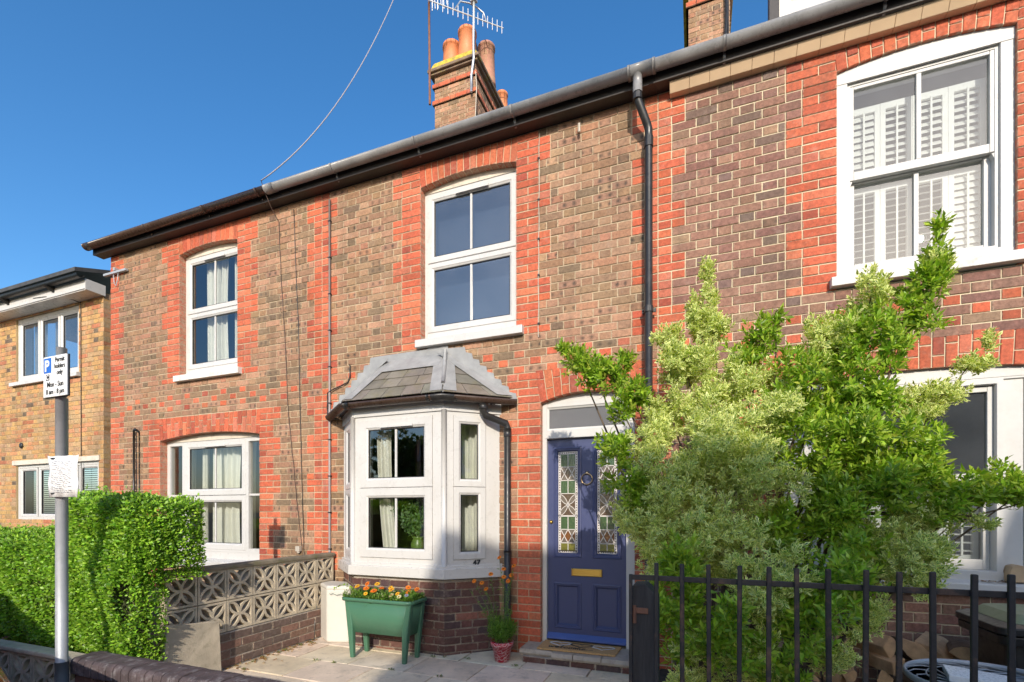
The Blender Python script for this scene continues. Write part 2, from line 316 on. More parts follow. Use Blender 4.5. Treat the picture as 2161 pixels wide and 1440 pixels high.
# ------------------------------------------------------------------ bricks
G = 0.0756; ZB = 4.505 - 60 * G; JT = 0.008
PAL = {'red': [((.50, .122, .060), 6), ((.45, .105, .054), 4), ((.54, .155, .080), 3), ((.36, .085, .05), 1.5), ((.48, .15, .09), 1.5)],
       'brown': [((.34, .195, .118), 4), ((.30, .178, .106), 4), ((.37, .22, .132), 2), ((.26, .158, .092), 2.5), ((.37, .182, .108), 1.5), ((.20, .13, .082), 1.5)],
       'mix': [((.285, .148, .105), 4), ((.25, .140, .097), 4), ((.32, .205, .122), 1.3), ((.175, .115, .09), 1.8), ((.33, .175, .122), 1.8), ((.24, .122, .09), 2)],
       'yellow': [((.48, .28, .11), 4), ((.47, .235, .11), 3), ((.42, .265, .14), 2.5), ((.13, .095, .065), .7), ((.39, .15, .075), .8), ((.33, .205, .095), 1.4)],
       'dark': [((.105, .052, .045), 3), ((.13, .062, .05), 2), ((.08, .052, .052), 2), ((.18, .075, .055), 1)],
       'side': [((.17, .11, .085), 3), ((.21, .12, .09), 2), ((.13, .095, .075), 2)]}
def bcol(kind):
    cs, ws = zip(*PAL[kind]); c = random.choices(cs, ws)[0]
    sp = 0.0
    if kind == 'brown' and random.random() < 0.42: sp = U(.3, .9)
    if kind == 'mix' and random.random() < 0.12: sp = U(.2, .5)
    return jcol(c, .12), sp
def brick_geo(q, y, back, col, sp):
    """q: four (x,z) corners; front face chamfered, sides run back into the wall"""
    cx = sum(p[0] for p in q) / 4; cz = sum(p[1] for p in q) / 4; e = 0.0035
    fr = []
    for x, z in q:
        d = math.hypot(cx - x, cz - z) or 1
        fr.append((x + (e if cx > x else -e) + U(-.0009, .0009), y + U(-.0008, .0008), z + (e if cz > z else -e) + U(-.0009, .0009)))
    md = [(x, y + e, z) for x, z in q]; bk = [(x, back, z) for x, z in q]
    vs = fr + md + bk; fs = [(0, 1, 2, 3)]
    for i in range(4): j = (i + 1) % 4; fs += [(i + 4, j + 4, j, i), (i + 8, j + 8, j + 4, i + 4)]
    hw = max(abs(p[0] - cx) for p in q); hh = max(abs(p[1] - cz) for p in q)
    return vs, fs, [(*col[:3], (x - cx) / hw) for x, y_, z in vs], [(x - cx, (z - cz) / hh * .033, sp) for x, y_, z in vs]
VAR = {}
def variant(kind, typ, deep):
    key = (kind, typ, deep)
    if key not in VAR:
        lst = []
        for i in range(14 if not deep else 8):
            w = 0.2155 if typ == 'S' else 0.1025; h = G - JT; c, sp = bcol(kind)
            mb = MB(); vs, fs, cs, ls = brick_geo([(-w / 2, -h / 2), (w / 2, -h / 2), (w / 2, h / 2), (-w / 2, h / 2)], 0, 0.11 if deep else 0.02, c, sp)
            me = bpy.data.meshes.new('brick'); me.from_pydata(vs, [], fs); me.materials.append(BRICK); attr_set(me, 'col', cs); attr_set(me, 'loc', ls, 'FLOAT_VECTOR'); lst.append(me)
        VAR[key] = lst
    return random.choice(VAR[key])
def project(X, Y, Z):
    s, c = math.sin(R(21)), math.cos(R(21)); y = Y + 4.45; d = -X * s + y * c
    if d < 0.1: return None
    return 1080.5 + 1015 * (X * c + y * s) / d, 1080 - 1015 * (Z - 1.33) / d, d
class Bricks:
    def __init__(s): s.r = []
    def rect(s, x0, x1, z0, z1, kind, T=None, deep=False): s.r.append(([(x0, z0), (x1, z0), (x1, z1), (x0, z1)], kind, T, deep, True))
    def quad(s, q, kind, T=None, deep=True): s.r.append((q, kind, T, deep, False))
    def build(s, parent, limit=300):
        def rank(r):
            q, kind, T, deep, ax = r; x = sum(p[0] for p in q) / 4; z = sum(p[1] for p in q) / 4
            p = T @ Vector((x, 0, z)) if T else Vector((x, 0, z)); pr = project(*p)
            if not pr or not (-10 < pr[0] < 2171 and -10 < pr[1] < 1450): return 0
            return abs(q[1][0] - q[0][0]) * abs(q[2][1] - q[1][1]) / pr[2] ** 2
        rs = sorted(s.r, key=rank, reverse=True)
        for q, kind, T, deep, ax in rs[:limit]:
            x = sum(p[0] for p in q) / 4; z = sum(p[1] for p in q) / 4; y = U(-.004, .0005)
            p = T @ Vector((x, y, z)) if T else Vector((x, y, z)); rot = (0, 0, T.to_euler().z) if T else None
            if ax:
                w = q[1][0] - q[0][0]; h = q[2][1] - q[1][1]; typ = 'S' if w > 0.15 else 'H'
                o = obj_from(variant(kind, typ, deep), 'brick', parent, p, (w / (0.2155 if typ == 'S' else 0.1025), 1, h / (G - JT)), rot)
            else:
                c, sp = bcol(kind); vs, fs, cs, ls = brick_geo([(a - x, b - z) for a, b in q], 0, 0.11 if deep else 0.02, c, sp)
                me = bpy.data.meshes.new('brick'); me.from_pydata(vs, [], fs); me.materials.append(BRICK); attr_set(me, 'col', cs); attr_set(me, 'loc', ls, 'FLOAT_VECTOR')
                obj_from(me, 'brick', parent, p, None, rot)
        if rs[limit:]:
            mb = MB()
            for q, kind, T, deep, ax in rs[limit:]:
                c, sp = bcol(kind); vs, fs, cs, ls = brick_geo(q, U(-.004, .0005), 0.11 if deep else 0.02, c, sp)
                mb.add(vs, fs, 0, T); mb.c += cs; mb.l += ls
            mb.build('brickwork', BRICK, parent, kind='stuff')
def subtract(iv, a, b):
    out = []
    for x0, x1, k in iv:
        if b <= x0 or a >= x1: out.append((x0, x1, k)); continue
        if a > x0: out.append((x0, a, k))
        if b < x1: out.append((b, x1, k))
    return out
def fill(B, a, b, z, par, kind, T=None, hdr=None, deepL=False, deepR=False, bond='F', h=G):
    """lay bricks from a to b in one course"""
    w = b - a; jt = JT
    if w < 0.03: return
    if kind == 'red' and w < 0.52 and bond == 'F':
        f = [1] if w < .15 else ([[1], [.5, .5]][par] if w < .28 else ([[.66, .34], [.34, .66]][par] if w < .40 else [[.5, .5], [.25, .5, .25]][par]))
        xs = [a]; [xs.append(xs[-1] + q * w) for q in f]; hd = [False] * len(f)
    else:
        s_, h_ = 0.2255, 0.1125; xs = [a]; hd = []
        p = s_ + h_ if bond == 'F' else s_; x = math.floor((a - p * 2) / p) * p + (p / 2 if par else 0); ed = []
        while x < b + p:
            ed.append((x, 'H' if bond == 'F' else 'S'))
            if bond == 'F': ed.append((x + h_, 'S'))
            x += p
        cur = None
        for i, (x, t) in enumerate(ed):
            if x <= a + 0.045: cur = t; continue
            if x >= b - 0.045: break
            xs.append(x + U(-.003, .003)); hd.append(cur == 'H'); cur = t
        xs.append(b); hd.append(cur == 'H')
    for i in range(len(xs) - 1):
        l = xs[i] + (jt / 2 if i else (-.003 if deepL else jt / 2)); r = xs[i + 1] - (jt / 2 if i < len(xs) - 2 else (-.003 if deepR else jt / 2))
        k = hdr if (hdr and hd[i] and r - l > .07) else kind
        B.rect(l, r, z + jt / 2 + U(-.002, .002), z + h - jt / 2 + U(-.002, .002), k, T, (deepL and i == 0) or (deepR and i == len(xs) - 2))
def arch(B, mort, x0, x1, zs, zc, zt, kind, split=True, depth=0.23):
    """segmental arch: voussoirs from the curved soffit up to a level top"""
    xc = (x0 + x1) / 2; hw = (x1 - x0) / 2; rad = (hw * hw + (zc - zs) ** 2) / (2 * (zc - zs)); zo = zc - rad
    cz = lambda x: zo + math.sqrt(max(0, rad * rad - (x - xc) ** 2))
    n = max(8, round((x1 - x0) / G)); 
    vs = []
    for i in range(25):
        x = x0 + (x1 - x0) * i / 24; vs += [(x, .006, cz(x)), (x, .006, zt), (x, depth, cz(x)), (x, depth, zt)]
    mort.add(vs, [f for i in range(24) for f in ((4 * i, 4 * i + 4, 4 * i + 5, 4 * i + 1), (4 * i + 2, 4 * i + 6, 4 * i + 4, 4 * i), (4 * i + 3, 4 * i + 7, 4 * i + 6, 4 * i + 2))])
    sk = 1.0 + (zt - zs) / rad * 0.5
    for i in range(n):
        a = x0 + (x1 - x0) * i / n + .004; b = x0 + (x1 - x0) * (i + 1) / n - .004
        top = lambda x, z: xc + (x - xc) * (1 + (sk - 1) * (z - zs) / (zt - zs))
        za, zb = cz(a) - .003, cz(b) - .003; H = zt - (za + zb) / 2
        cuts = [0, 1]
        if split: cuts = [0, .36 + U(-.01, .01), 1] if i % 2 else [0, .70 + U(-.01, .01), 1]
        for c0, c1 in zip(cuts[:-1], cuts[1:]):
            g0 = .004 if c0 else 0; g1 = .004 if c1 < 1 else -.001
            P = lambda x, zb_, c, g: (top(x, zb_ + (zt - zb_) * c), zb_ + (zt - zb_) * c + g)
            B.quad([P(a, za, c0, g0), P(b, zb, c0, g0), P(b, zb, c1, -g1), P(a, za, c1, -g1)], kind, None, c0 == 0)
def wall_mesh(mb, x0, x1, z0, z1, holes, y0, y1):
    xs = sorted({x0, x1} | {min(max(v, x0), x1) for h in holes for v in h[:2]}); zs = sorted({z0, z1} | {min(max(v, z0), z1) for h in holes for v in h[2:]})
    F = lambda i, j: 0 <= i < len(xs) - 1 and 0 <= j < len(zs) - 1 and not any(h[0] < (xs[i] + xs[i + 1]) / 2 < h[1] and h[2] < (zs[j] + zs[j + 1]) / 2 < h[3] for h in holes)
    for i in range(len(xs) - 1):
        for j in range(len(zs) - 1):
            if not F(i, j): continue
            a, b, c, d = xs[i], xs[i + 1], zs[j], zs[j + 1]
            mb.add([(a, y0, c), (b, y0, c), (b, y0, d), (a, y0, d)], [(0, 1, 2, 3)]); mb.add([(a, y1, c), (b, y1, c), (b, y1, d), (a, y1, d)], [(3, 2, 1, 0)])
            for ii, jj, p in ((i - 1, j, [(a, y0, c), (a, y0, d), (a, y1, d), (a, y1, c)]), (i + 1, j, [(b, y0, d), (b, y0, c), (b, y1, c), (b, y1, d)]),
                              (i, j - 1, [(a, y0, c), (b, y0, c), (b, y1, c), (a, y1, c)]), (i, j + 1, [(b, y0, d), (a, y0, d), (a, y1, d), (b, y1, d)])):
                if not F(ii, jj): mb.add(p, [(0, 1, 2, 3)])

# ------------------------------------------------------------------ joinery
def pane(parent, x0, x1, z0, z1, y, T=None, mat=None):
    return MB().add([(x0, y, z0), (x1, y, z0), (x1, y, z1), (x0, y, z1)], [(0, 1, 2, 3)], 0, T).build('pane', mat or GLASS, parent)
def casement(win, x0, x1, z0, z1, y, T=None, w=0.075, bar=True, mat=None, vent=False):
    MB().ring(x0, x1, z0, z1, [(0, y + .05), (0, y + .004), (.004, y), (w - .022, y), (w - .016, y + .006), (w - .003, y + .013), (w, y + .018), (w, y + .05), (0, y + .05)], 0, T).build('sash', UPVC, win)
    MB().ring(x0, x1, z0, z1, [(w - .004, y + .016), (w + .006, y + .018), (w + .006, y + .03)], 0, T).build('gasket', GASKET, win)
    pane(win, x0 + w - .002, x1 - w + .002, z0 + w - .002, z1 - w + .002, y + .028, T, mat)
    if bar:
        xc = (x0 + x1) / 2; MB().box(xc - .011, xc + .011, y + .020, y + .036, z0 + w - .001, z1 - w + .001, 0, T).build('glazing_bar', UPVC, win)
    if vent:
        xc = (x0 + x1) / 2 + .02; MB().box(xc - .19, xc + .19, y - .012, y - .0005, z1 - w + .012, z1 - w + .034, 0, T).box(xc - .18, xc + .18, y - .0135, y - .011, z1 - w + .009, z1 - w + .013, 1, T).build('trickle_vent', [UPVC, GASKET], win)
def curtain(parent, x0, x1, z0, z1, y, mat, amp=0.025, waves=6, gather=0.0):
    mb = MB(); n = 60; rows = 8; vs = []
    ph = U(0, 6)
    for j in range(rows + 1):
        t = j / rows; sh = gather * t * t
        for i in range(n + 1):
            u = i / n; x = x0 + (x1 - x0) * u * (1 - .06 * math.sin(t * 3)) + sh
            vs.append((x, y + amp * math.sin(u * waves * 6.28 + ph + .5 * t) + amp * .4 * math.sin(u * waves * 2.3 * 6.28 + 1.1), z1 + (z0 - z1) * t))
    mb.add(vs, [(j * (n + 1) + i, j * (n + 1) + i + 1, (j + 1) * (n + 1) + i + 1, (j + 1) * (n + 1) + i) for j in range(rows) for i in range(n)])
    return mb.build('curtain', mat, parent, smooth=True)

# ------------------------------------------------------------------ the terrace
ZTOP = 5.06
def wide(k): return ((59 - k) // 3) % 2 == 0
H_L = root('terraced_house', 'end of terrace brick house with pale curtains upstairs and clipped hedge in front', 'house', (-6.0, 0, -.05), 'brick terrace')
H_M = root('terraced_house', 'terraced brick house with blue front door and white bay window', 'house', (-2.2, 0, -.05), 'brick terrace')
H_R = root('terraced_house', 'terraced brick house with white shuttered sash windows behind the tall shrub', 'house', (1.5, 0, -.05), 'brick terrace')
UW = {H_L.name: (-6.52, -5.44), H_M.name: (-2.758, -1.661), H_R.name: (1.027, 2.118)}   # upper openings
def lay_house(H, x0, x1, kind, mortar, opens, arches, jambs, deeps):
    """opens: (x0,x1,z0,z1) not bricked; arches: (x0,x1,spring,crown,top); jambs: (edge x, side, z0, z1, wide w, narrow w)"""
    B = Bricks(); mort = MB(); holes = [o for o in opens]
    wall_mesh(mort, x0, x1, -.3, ZTOP, holes, .006, .23)
    for a in arches: arch(B, mort, *a[:5], 'red', a[5])
    wall = mort.build('wall', mortar, H)
    for k in range(-1, 68):
        z = ZB + k * G; zc = z + G / 2
        if zc > ZTOP: break
        dia = k in (36, 37, 38); w = wide(k); iv = [(x0, x1, kind)]; red = []
        if not dia:
            for c in (-4.086, -.32):
                hw = .228 if w else .117; red.append((c - hw, c + hw))
            if x0 < -7: red.append((x0, x0 + (.305 if w else .195)))
        for ex, sd, za, zb, ww, nw in jambs:
            if za <= zc <= zb: red.append((ex - (ww if w else nw), ex) if sd < 0 else (ex, ex + (ww if w else nw)))
        for a, b in red:
            a = max(a, x0); b = min(b, x1)
            if b > a: iv = subtract(iv, a, b); iv.append((a, b, 'red'))
        for o in opens:
            if o[2] - .02 < zc < o[3] + .0: iv = subtract(iv, o[0], o[1])
        iv.sort(); mg = []
        for a, b, kk in iv:
            if mg and mg[-1][2] == kk and abs(mg[-1][1] - a) < .002: mg[-1] = (mg[-1][0], b, kk)
            else: mg.append((a, b, kk))
        for a, b, kk in mg:
            dl = any(abs(a - d) < .004 and za < zc < zb for d, s, za, zb in deeps if s > 0); dr = any(abs(b - d) < .004 and za < zc < zb for d, s, za, zb in deeps if s < 0)
            fill(B, a, b, z, k % 2, kk, None, 'red' if dia else None, dl, dr)
    B.build(wall)
    return wall
def upper(xa, xb): return (xa, xb, 3.075, 5.03)
def ujambs(xa, xb): return [(xa, -1, 3.1, 5.1, .352, .236), (xb, 1, 3.1, 5.1, .35, .232)]
xa, xb = UW[H_L.name]
wall_L = lay_house(H_L, -7.98, -4.086, 'brown', MORTAR, [upper(xa, xb), (-6.91, -5.065, .62, 2.606)], [(xa, xb, 4.79, 4.845, 5.03, False), (-6.91, -5.065, 2.30, 2.372, 2.606, True)],
    ujambs(xa, xb) + [(-6.91, -1, .3, 2.6, .352, .235), (-5.065, 1, .3, 2.6, .345, .23)], [(xa, -1, 3.1, 4.8), (xb, 1, 3.1, 4.8), (-6.91, -1, .6, 2.3), (-5.065, 1, .6, 2.3)])
xa, xb = UW[H_M.name]
wall_M = lay_house(H_M, -4.086, -.32, 'brown', MORTAR, [upper(xa, xb), (-1.415, -.52, .06, 2.70), (-3.74, -1.87, .0, 2.36)], [(xa, xb, 4.79, 4.845, 5.03, False), (-1.415, -.52, 2.385, 2.465, 2.70, True)],
    ujambs(xa, xb) + [(-1.415, -1, -.1, 2.7, .35, .235), (-.52, 1, -.1, 2.7, .21, .21)], [(xa, -1, 3.1, 4.8), (xb, 1, 3.1, 4.8), (-1.415, -1, .06, 2.39), (-.52, 1, .06, 2.39)])
xa, xb = UW[H_R.name]
wall_R = lay_house(H_R, -.32, 3.45, 'mix', MORTAR_P, [upper(xa, xb), (.63, 2.475, .74, 2.645)], [(xa, xb, 4.79, 4.845, 5.03, True), (.63, 2.475, 2.33, 2.40, 2.645, True)],
    ujambs(xa, xb) + [(.63, -1, .5, 2.65, .35, .235), (2.475, 1, .5, 2.65, .35, .235)], [(xa, -1, 3.1, 4.8), (xb, 1, 3.1, 4.8), (.63, -1, .7, 2.33), (2.475, 1, .7, 2.33)])
# shells: rooms, side and rear walls, roofs
for H, a, b, m in ((H_L, -7.98, -4.086, ROOM), (H_M, -4.086, -.32, ROOM), (H_R, -.32, 3.45, ROOM)):
    mb = MB(); mb.box(a + .01, b - .01, 2.9, 3.0, -.2, 5.05)          # partition behind the front rooms
    mb.box(a + .01, b - .01, .24, 2.9, -.25, .02); mb.box(a + .01, b - .01, .24, 2.9, 2.72, 2.9); mb.box(a + .01, b - .01, .24, 2.9, 4.96, 5.05)
    mb.box(a + .002, a + .11, .235, 7.9, -.3, 5.05); mb.box(b - .11, b - .002, .235, 7.9, -.3, 5.05); mb.box(a + .01, b - .01, 7.9, 8.1, -.3, 5.05)
    mb.build('room_shell', ROOM, H)
    mb = MB(); zr = 8.25; ov = .06 if H is H_L else 0
    for y0, y1 in ((-.2, 4.0), (8.3, 4.0)):
        mb.prism([(a - ov, y0, 5.09), (a - ov, y1, zr), (a - ov, y1, zr + .06), (a - ov, y0, 5.15)], (b - a + ov - .003, 0, 0))
    for x in ((a + .004, b - .012) if H is not H_M else ()): mb.prism([(x, -.1, 5.06), (x, 8.1, 5.06), (x, 4, 8.22)], (.008, 0, 0))
    mb.build('roof', ROOFT, H)

def upvc_upper(H, xa, xb, wall):
    win = MB().ring(xa + .004, xb - .004, 3.15, 4.765, [(0, .16), (0, .092), (.035, .092), (.04, .10), (.04, .16)]).build('window', UPVC, H)
    gm_ = GLASS_HI if H is H_M else GLASS
    casement(win, xa + .04, xb - .04, 4.012, 4.745, .088, None, .07, True, gm_, True)
    casement(win, xa + .04, xb - .04, 3.262, 4.004, .088, None, .07, True, gm_)
    MB().box(xa + .035, xb - .035, .097, .15, 3.19, 3.262).build('frame_rail', UPVC, win)
    vs = []; xc = (xa + xb) / 2
    for i in range(13):
        x = xa + .002 + (xb - xa - .004) * i / 12; vs += [(x, .085, 4.762), (x, .085, 4.80 + .055 * (1 - ((x - xc) / .55) ** 2))]
    MB().add(vs, [(2 * i, 2 * i + 2, 2 * i + 3, 2 * i + 1) for i in range(12)]).build('head_board', CREAM, win)
    MB().prism([(xa - .03, -.065, 3.068), (xa - .03, -.065, 3.146), (xa - .03, .12, 3.165), (xa - .03, .12, 3.068)], (xb - xa + .11, 0, 0)).build('sill', SILLM if H is H_L else UPVC, win, bevel=.005)
    return win
wL = upvc_upper(H_L, *UW[H_L.name], wall_L); wM = upvc_upper(H_M, *UW[H_M.name], wall_M)
curtain(wL, -6.30, -5.86, 3.2, 4.75, .24, CURT, .03, 5); curtain(wL, -5.75, -5.35, 3.2, 4.75, .24, CURT, .03, 5)
MB().box(-2.74, -1.68, .30, .31, 3.16, 4.76).build('pane_backing', M('grey_backing', (.10, .115, .14), .8, .1, 4, 0), wM)  # dark grey sheet across the room side of the panes

# left house, ground floor: three-light window
a, b = -6.91, -5.065
win = MB().ring(a + .004, b - .004, .80, 2.285, [(0, .17), (0, .10), (.05, .10), (.055, .11), (.055, .17)]).build('window', UPVC, H_L)
MB().box(-6.60, -6.555, .098, .16, .85, 2.235).box(-5.41, -5.365, .098, .16, .85, 2.235).build('mullion', UPVC, win)
casement(win, -6.553, -5.412, 1.548, 2.265, .094, None, .085, True, GLASS, True); casement(win, -6.553, -5.412, .83, 1.542, .094, None, .085, True, GLASS)
pane(win, -6.855, -6.60, .855, 2.23, .13); pane(win, -5.365, -5.12, .855, 2.23, .13)
MB().box(-6.856, -6.60, .11, .14, 1.535, 1.56).box(-5.365, -5.119, .11, .14, 1.535, 1.56).build('glazing_bar', UPVC, win)
vs = []
for i in range(17):
    x = a + .002 + (b - a - .004) * i / 16; vs += [(x, .09, 2.282), (x, .09, 2.305 + .07 * (1 - ((x + 5.9875) / .925) ** 2))]
MB().add(vs, [(2 * i, 2 * i + 2, 2 * i + 3, 2 * i + 1) for i in range(16)]).build('head_board', CREAM, win)
MB().box(a + .004, b - .004, .105, .2, .70, .80).build('frame_rail', UPVC, win)
MB().prism([(a - .05, -.06, .61), (a - .05, -.06, .685), (a - .05, .12, .71), (a - .05, .12, .61)], (b - a + .10, 0, 0)).build('sill', UPVC, win, bevel=.006)
for c0, c1 in ((-6.80, -6.60), (-6.42, -6.32), (-6.22, -5.72), (-5.68, -5.42), (-5.35, -5.10)): curtain(win, c0, c1, .75, 2.3, .27, CURT, .025, 4)

# right house, first floor: box sash with plantation shutters
a, b = UW[H_R.name]; SH = M('shutter_white', (.74, .73, .69), .45, .04, 4, 0)
win = MB().ring(a + .004, b - .004, 3.155, 4.78, [(0, .17), (0, .03), (.075, .03), (.078, .036), (.078, .05), (.10, .05), (.10, .17)]).build('window', PAINT, H_R)
vs = []
for i in range(13):
    x = a + .002 + (b - a - .004) * i / 12; vs += [(x, .026, 4.70), (x, .026, 4.80 + .05 * (1 - ((x - 1.5725) / .55) ** 2))]
MB().add(vs, [(2 * i, 2 * i + 2, 2 * i + 3, 2 * i + 1) for i in range(12)]).build('head_board', PAINT, win)
def sash(win, x0, x1, z0, z1, y, top, bottom, st=.035, bar=True, mat=GLASS_R, wood=PAINT):
    MB().box(x0, x0 + st, y, y + .04, z0, z1).box(x1 - st, x1, y, y + .04, z0, z1).box(x0 + st, x1 - st, y + .001, y + .039, z0, z0 + bottom).box(x0 + st, x1 - st, y + .001, y + .039, z1 - top, z1).build('sash', wood, win, bevel=.004)
    if bar: xc = (x0 + x1) / 2; MB().box(xc - .016, xc + .016, y + .003, y + .036, z0 + bottom, z1 - top).build('glazing_bar', wood, win, bevel=.004)
    pane(win, x0 + st, x1 - st, z0 + bottom, z1 - top, y + .022, None, mat)
sash(win, a + .10, b - .10, 3.94, 4.69, .055, .035, .065, .03); sash(win, a + .10, b - .10, 3.21, 3.985, .10, .05, .085, .045)
MB().prism([(a + .10, .052, 3.93), (a + .10, .055, 3.88), (a + .12, .055, 3.93)], (0, .04, 0)).prism([(b - .10, .052, 3.93), (b - .12, .055, 3.93), (b - .10, .055, 3.88)], (0, .04, 0)).build('sash_horn', PAINT, win)
MB().prism([(a - .045, -.062, 3.085), (a - .045, -.062, 3.157), (a - .045, .12, 3.175), (a - .045, .12, 3.085)], (b - a + .09, 0, 0)).build('sill', SILLM, win, bevel=.006)
def shutters(win, panels, zr, y, tilt, step=.055):
    sm = {}
    for x0, x1, tl in panels:
        for z0, z1 in zr:
            MB().box(x0, x0 + .035, y, y + .03, z0, z1).box(x1 - .035, x1, y, y + .03, z0, z1).box(x0 + .035, x1 - .035, y, y + .03, z0, z0 + .05).box(x0 + .035, x1 - .035, y, y + .03, z1 - .05, z1).box((x0 + x1) / 2 - .006, (x0 + x1) / 2 + .006, y - .02, y - .01, z0 + .05, z1 - .05).build('shutter', SH, win)
            key = round(x1 - x0, 3)
            if key not in sm:
                w = (x1 - x0 - .074) / 2; me = bpy.data.meshes.new('slat')
                pr = [(-.031, 0), (-.015, .004), (.015, .004), (.031, 0), (.015, -.004), (-.015, -.004)]
                me.from_pydata([(sx * w, p, q) for sx in (-1, 1) for p, q in pr], [], [tuple(range(6)), tuple(range(11, 5, -1))] + [(i, (i + 1) % 6, 6 + (i + 1) % 6, 6 + i) for i in range(6)]); me.materials.append(SH); sm[key] = me
            n = int((z1 - z0 - .10) / step); st = (z1 - z0 - .10) / n
            for i in range(n): obj_from(sm[key], 'slat', win, ((x0 + x1) / 2, y + .015, z0 + .05 + st * (i + .5)), None, (R(tl + U(-2, 2)), 0, 0))
xs = [a + .11, a + .335, a + .545, a + .765, b - .105]
shutters(win, [(xs[0], xs[1] - .002, 24), (xs[1], xs[2] - .002, 20), (xs[2], xs[3] - .002, 22), (xs[3], xs[4], 68)], [(3.25, 3.93)], .165, 10, .052)
shutters(win, [(xs[0], xs[1] - .002, 66), (xs[1], xs[2] - .002, 52), (xs[2], xs[3] - .002, 55), (xs[3], xs[4], 57)], [(3.935, 4.57)], .165, 40, .052)
# right house, ground floor: sash between boarded side panels
a, b = .63, 2.475
win = MB().ring(a + .004, b - .004, .83, 2.345, [(0, .2), (0, .04), (.06, .04), (.065, .05), (.065, .2)]).build('window', PAINT, H_R)
for x0, x1 in ((.69, 1.05), (2.055, 2.415)):
    n = 3; w = (x1 - x0) / n; MB().box(x0, x1, .082, .11, .88, 2.30).build('side_panel', PAINT, win)
    for i in range(n): MB().box(x0 + w * i + .002, x0 + w * (i + 1) - .002, .055, .08, .88, 2.30).build('panel_board', PAINT, win, bevel=.003)
MB().ring(1.05, 2.055, .86, 2.29, [(0, .2), (0, .035), (.035, .035), (.04, .045), (.04, .2)]).build('sash_box', PAINT, win)
sash(win, 1.09, 2.015, 1.56, 2.245, .07, .04, .05, .035); sash(win, 1.09, 2.015, .90, 1.60, .115, .05, .075, .04)
vs = []
for i in range(17):
    x = a + .002 + (b - a - .004) * i / 16; vs += [(x, .036, 2.30), (x, .036, 2.335 + .065 * (1 - ((x - 1.5525) / .925) ** 2))]
MB().add(vs, [(2 * i, 2 * i + 2, 2 * i + 3, 2 * i + 1) for i in range(16)]).build('head_board', PAINT, win)
MB().prism([(a - .05, -.07, .735), (a - .05, -.07, .815), (a - .05, .15, .845), (a - .05, .15, .735)], (b - a + .10, 0, 0)).build('sill', PAINT, win, bevel=.008)
shutters(win, [(1.12, 1.34, 8), (1.345, 1.56, 8), (1.565, 1.775, 8), (1.78, 1.99, 8)], [(.95, 1.55)], .21, 8, .06)

# ------------------------------------------------------------------ middle house: bay window
BL0, BL1, BR1, BR0 = (-3.77, 0), (-3.33, -.38), (-2.26, -.38), (-1.84, 0)
def offset_line(pts, d):
    P = [Vector((p[0], p[1])) for p in pts]; out = []
    for i, p in enumerate(P):
        d0 = (P[i] - P[i - 1]).normalized() if i else None; d1 = (P[i + 1] - P[i]).normalized() if i < len(P) - 1 else None
        t = ((d0 or d1) + (d1 or d0)).normalized(); n = Vector((t.y, -t.x)); k = d / max(.3, t.dot(d0 or d1)); out.append(p + n * k)
    # slide the ends back to the wall plane
    for i, j in ((0, 1), (-1, -2)):
        v = out[i] - out[j]; out[i] = out[j] + v * ((-out[j].y) / v.y) if abs(v.y) > 1e-6 else out[i]
    return [(q.x, q.y) for q in out]
BASE = [BL0, BL1, BR1, BR0]
def foot(d): return offset_line(BASE, d)
bay = MB().prism([(x, y, 2.30) for x, y in foot(.012)] + [(-1.9, .1, 2.30), (-3.7, .1, 2.30)], (0, 0, .13)).build('bay_window', UPVC, H_M)
# brick plinth
B = Bricks(); mb = MB()
ins = foot(-.012)
mb.prism([(x, y, -.3) for x, y in ins] + [(-1.9, .1, -.3), (-3.7, .1, -.3)], (0, 0, .97)).build('plinth_wall', MORTAR_B, H_M)
pl = bpy.data.objects[[o.name for o in H_M.children if o.name.startswith('plinth_wall')][0]]
for p, q in ((BL0, BL1), (BL1, BR1), (BR1, BR0)):
    T = frame_T(p, q); L = math.dist(p, q)
    for k in range(-1, 9):
        z = ZB + k * G
        fill(B, .0, L, z, k % 2, 'dark' if p != BL1 else 'dark', T, None, True, True)
B.build(pl, 160)
MB().prism([(x, y, .683) for x, y in foot(.052)] + [(-1.9, .05, .683), (-3.7, .05, .683)], (0, 0, .10)).build('sill', UPVC, bay, bevel=.006)
MB().prism([(x, y, .781) for x, y in foot(.02)] + [(-1.9, .05, .781), (-3.7, .05, .781)], (0, 0, .03)).build('sill_bead', UPVC, bay, bevel=.004)
faces = []
for p, q, g in ((BL0, BL1, (.17, .49)), (BL1, BR1, (.09, .945)), (BR1, BR0, (.09, .42))):
    T = frame_T(p, q); L = math.dist(p, q)
    MB().ring(0.0, L, .80, 2.315, [(0, .06), (0, .0), (.0, 0), (.02, 0), (.02, .06)], 0, T).build('outer_frame', UPVC, bay)
    mb = MB(); mb.box(.0, g[0], .004, .055, .81, 2.31, 0, T).box(g[1], L, .004, .055, .81, 2.31, 0, T).box(g[0], g[1], .003, .055, .81, .862, 0, T).box(g[0], g[1], .003, .055, 2.262, 2.31, 0, T)
    mb.build('frame_post', UPVC, bay)
    fr = p == BL1
    casement(bay, g[0] + .002, g[1] - .002, 1.572, 2.260, -.010, T, .098 if fr else .075, fr, GLASS, fr); casement(bay, g[0] + .002, g[1] - .002, .864, 1.568, -.010, T, .098 if fr else .075, fr, GLASS)
MB().tube([(BR1[0], BR1[1], .80), (BR1[0], BR1[1], 2.31)], .026, 12).build('corner_post', UPVC, bay, smooth=True)
MB().tube([(BL1[0], BL1[1], .80), (BL1[0], BL1[1], 2.31)], .026, 12).build('corner_post', UPVC, bay, smooth=True)
MB().prism([(x, y, .70) for x, y in foot(-.062)] + [(-1.95, .3, .70), (-3.65, .3, .70)], (0, 0, .075)).build('inner_ledge', UPVC, bay)
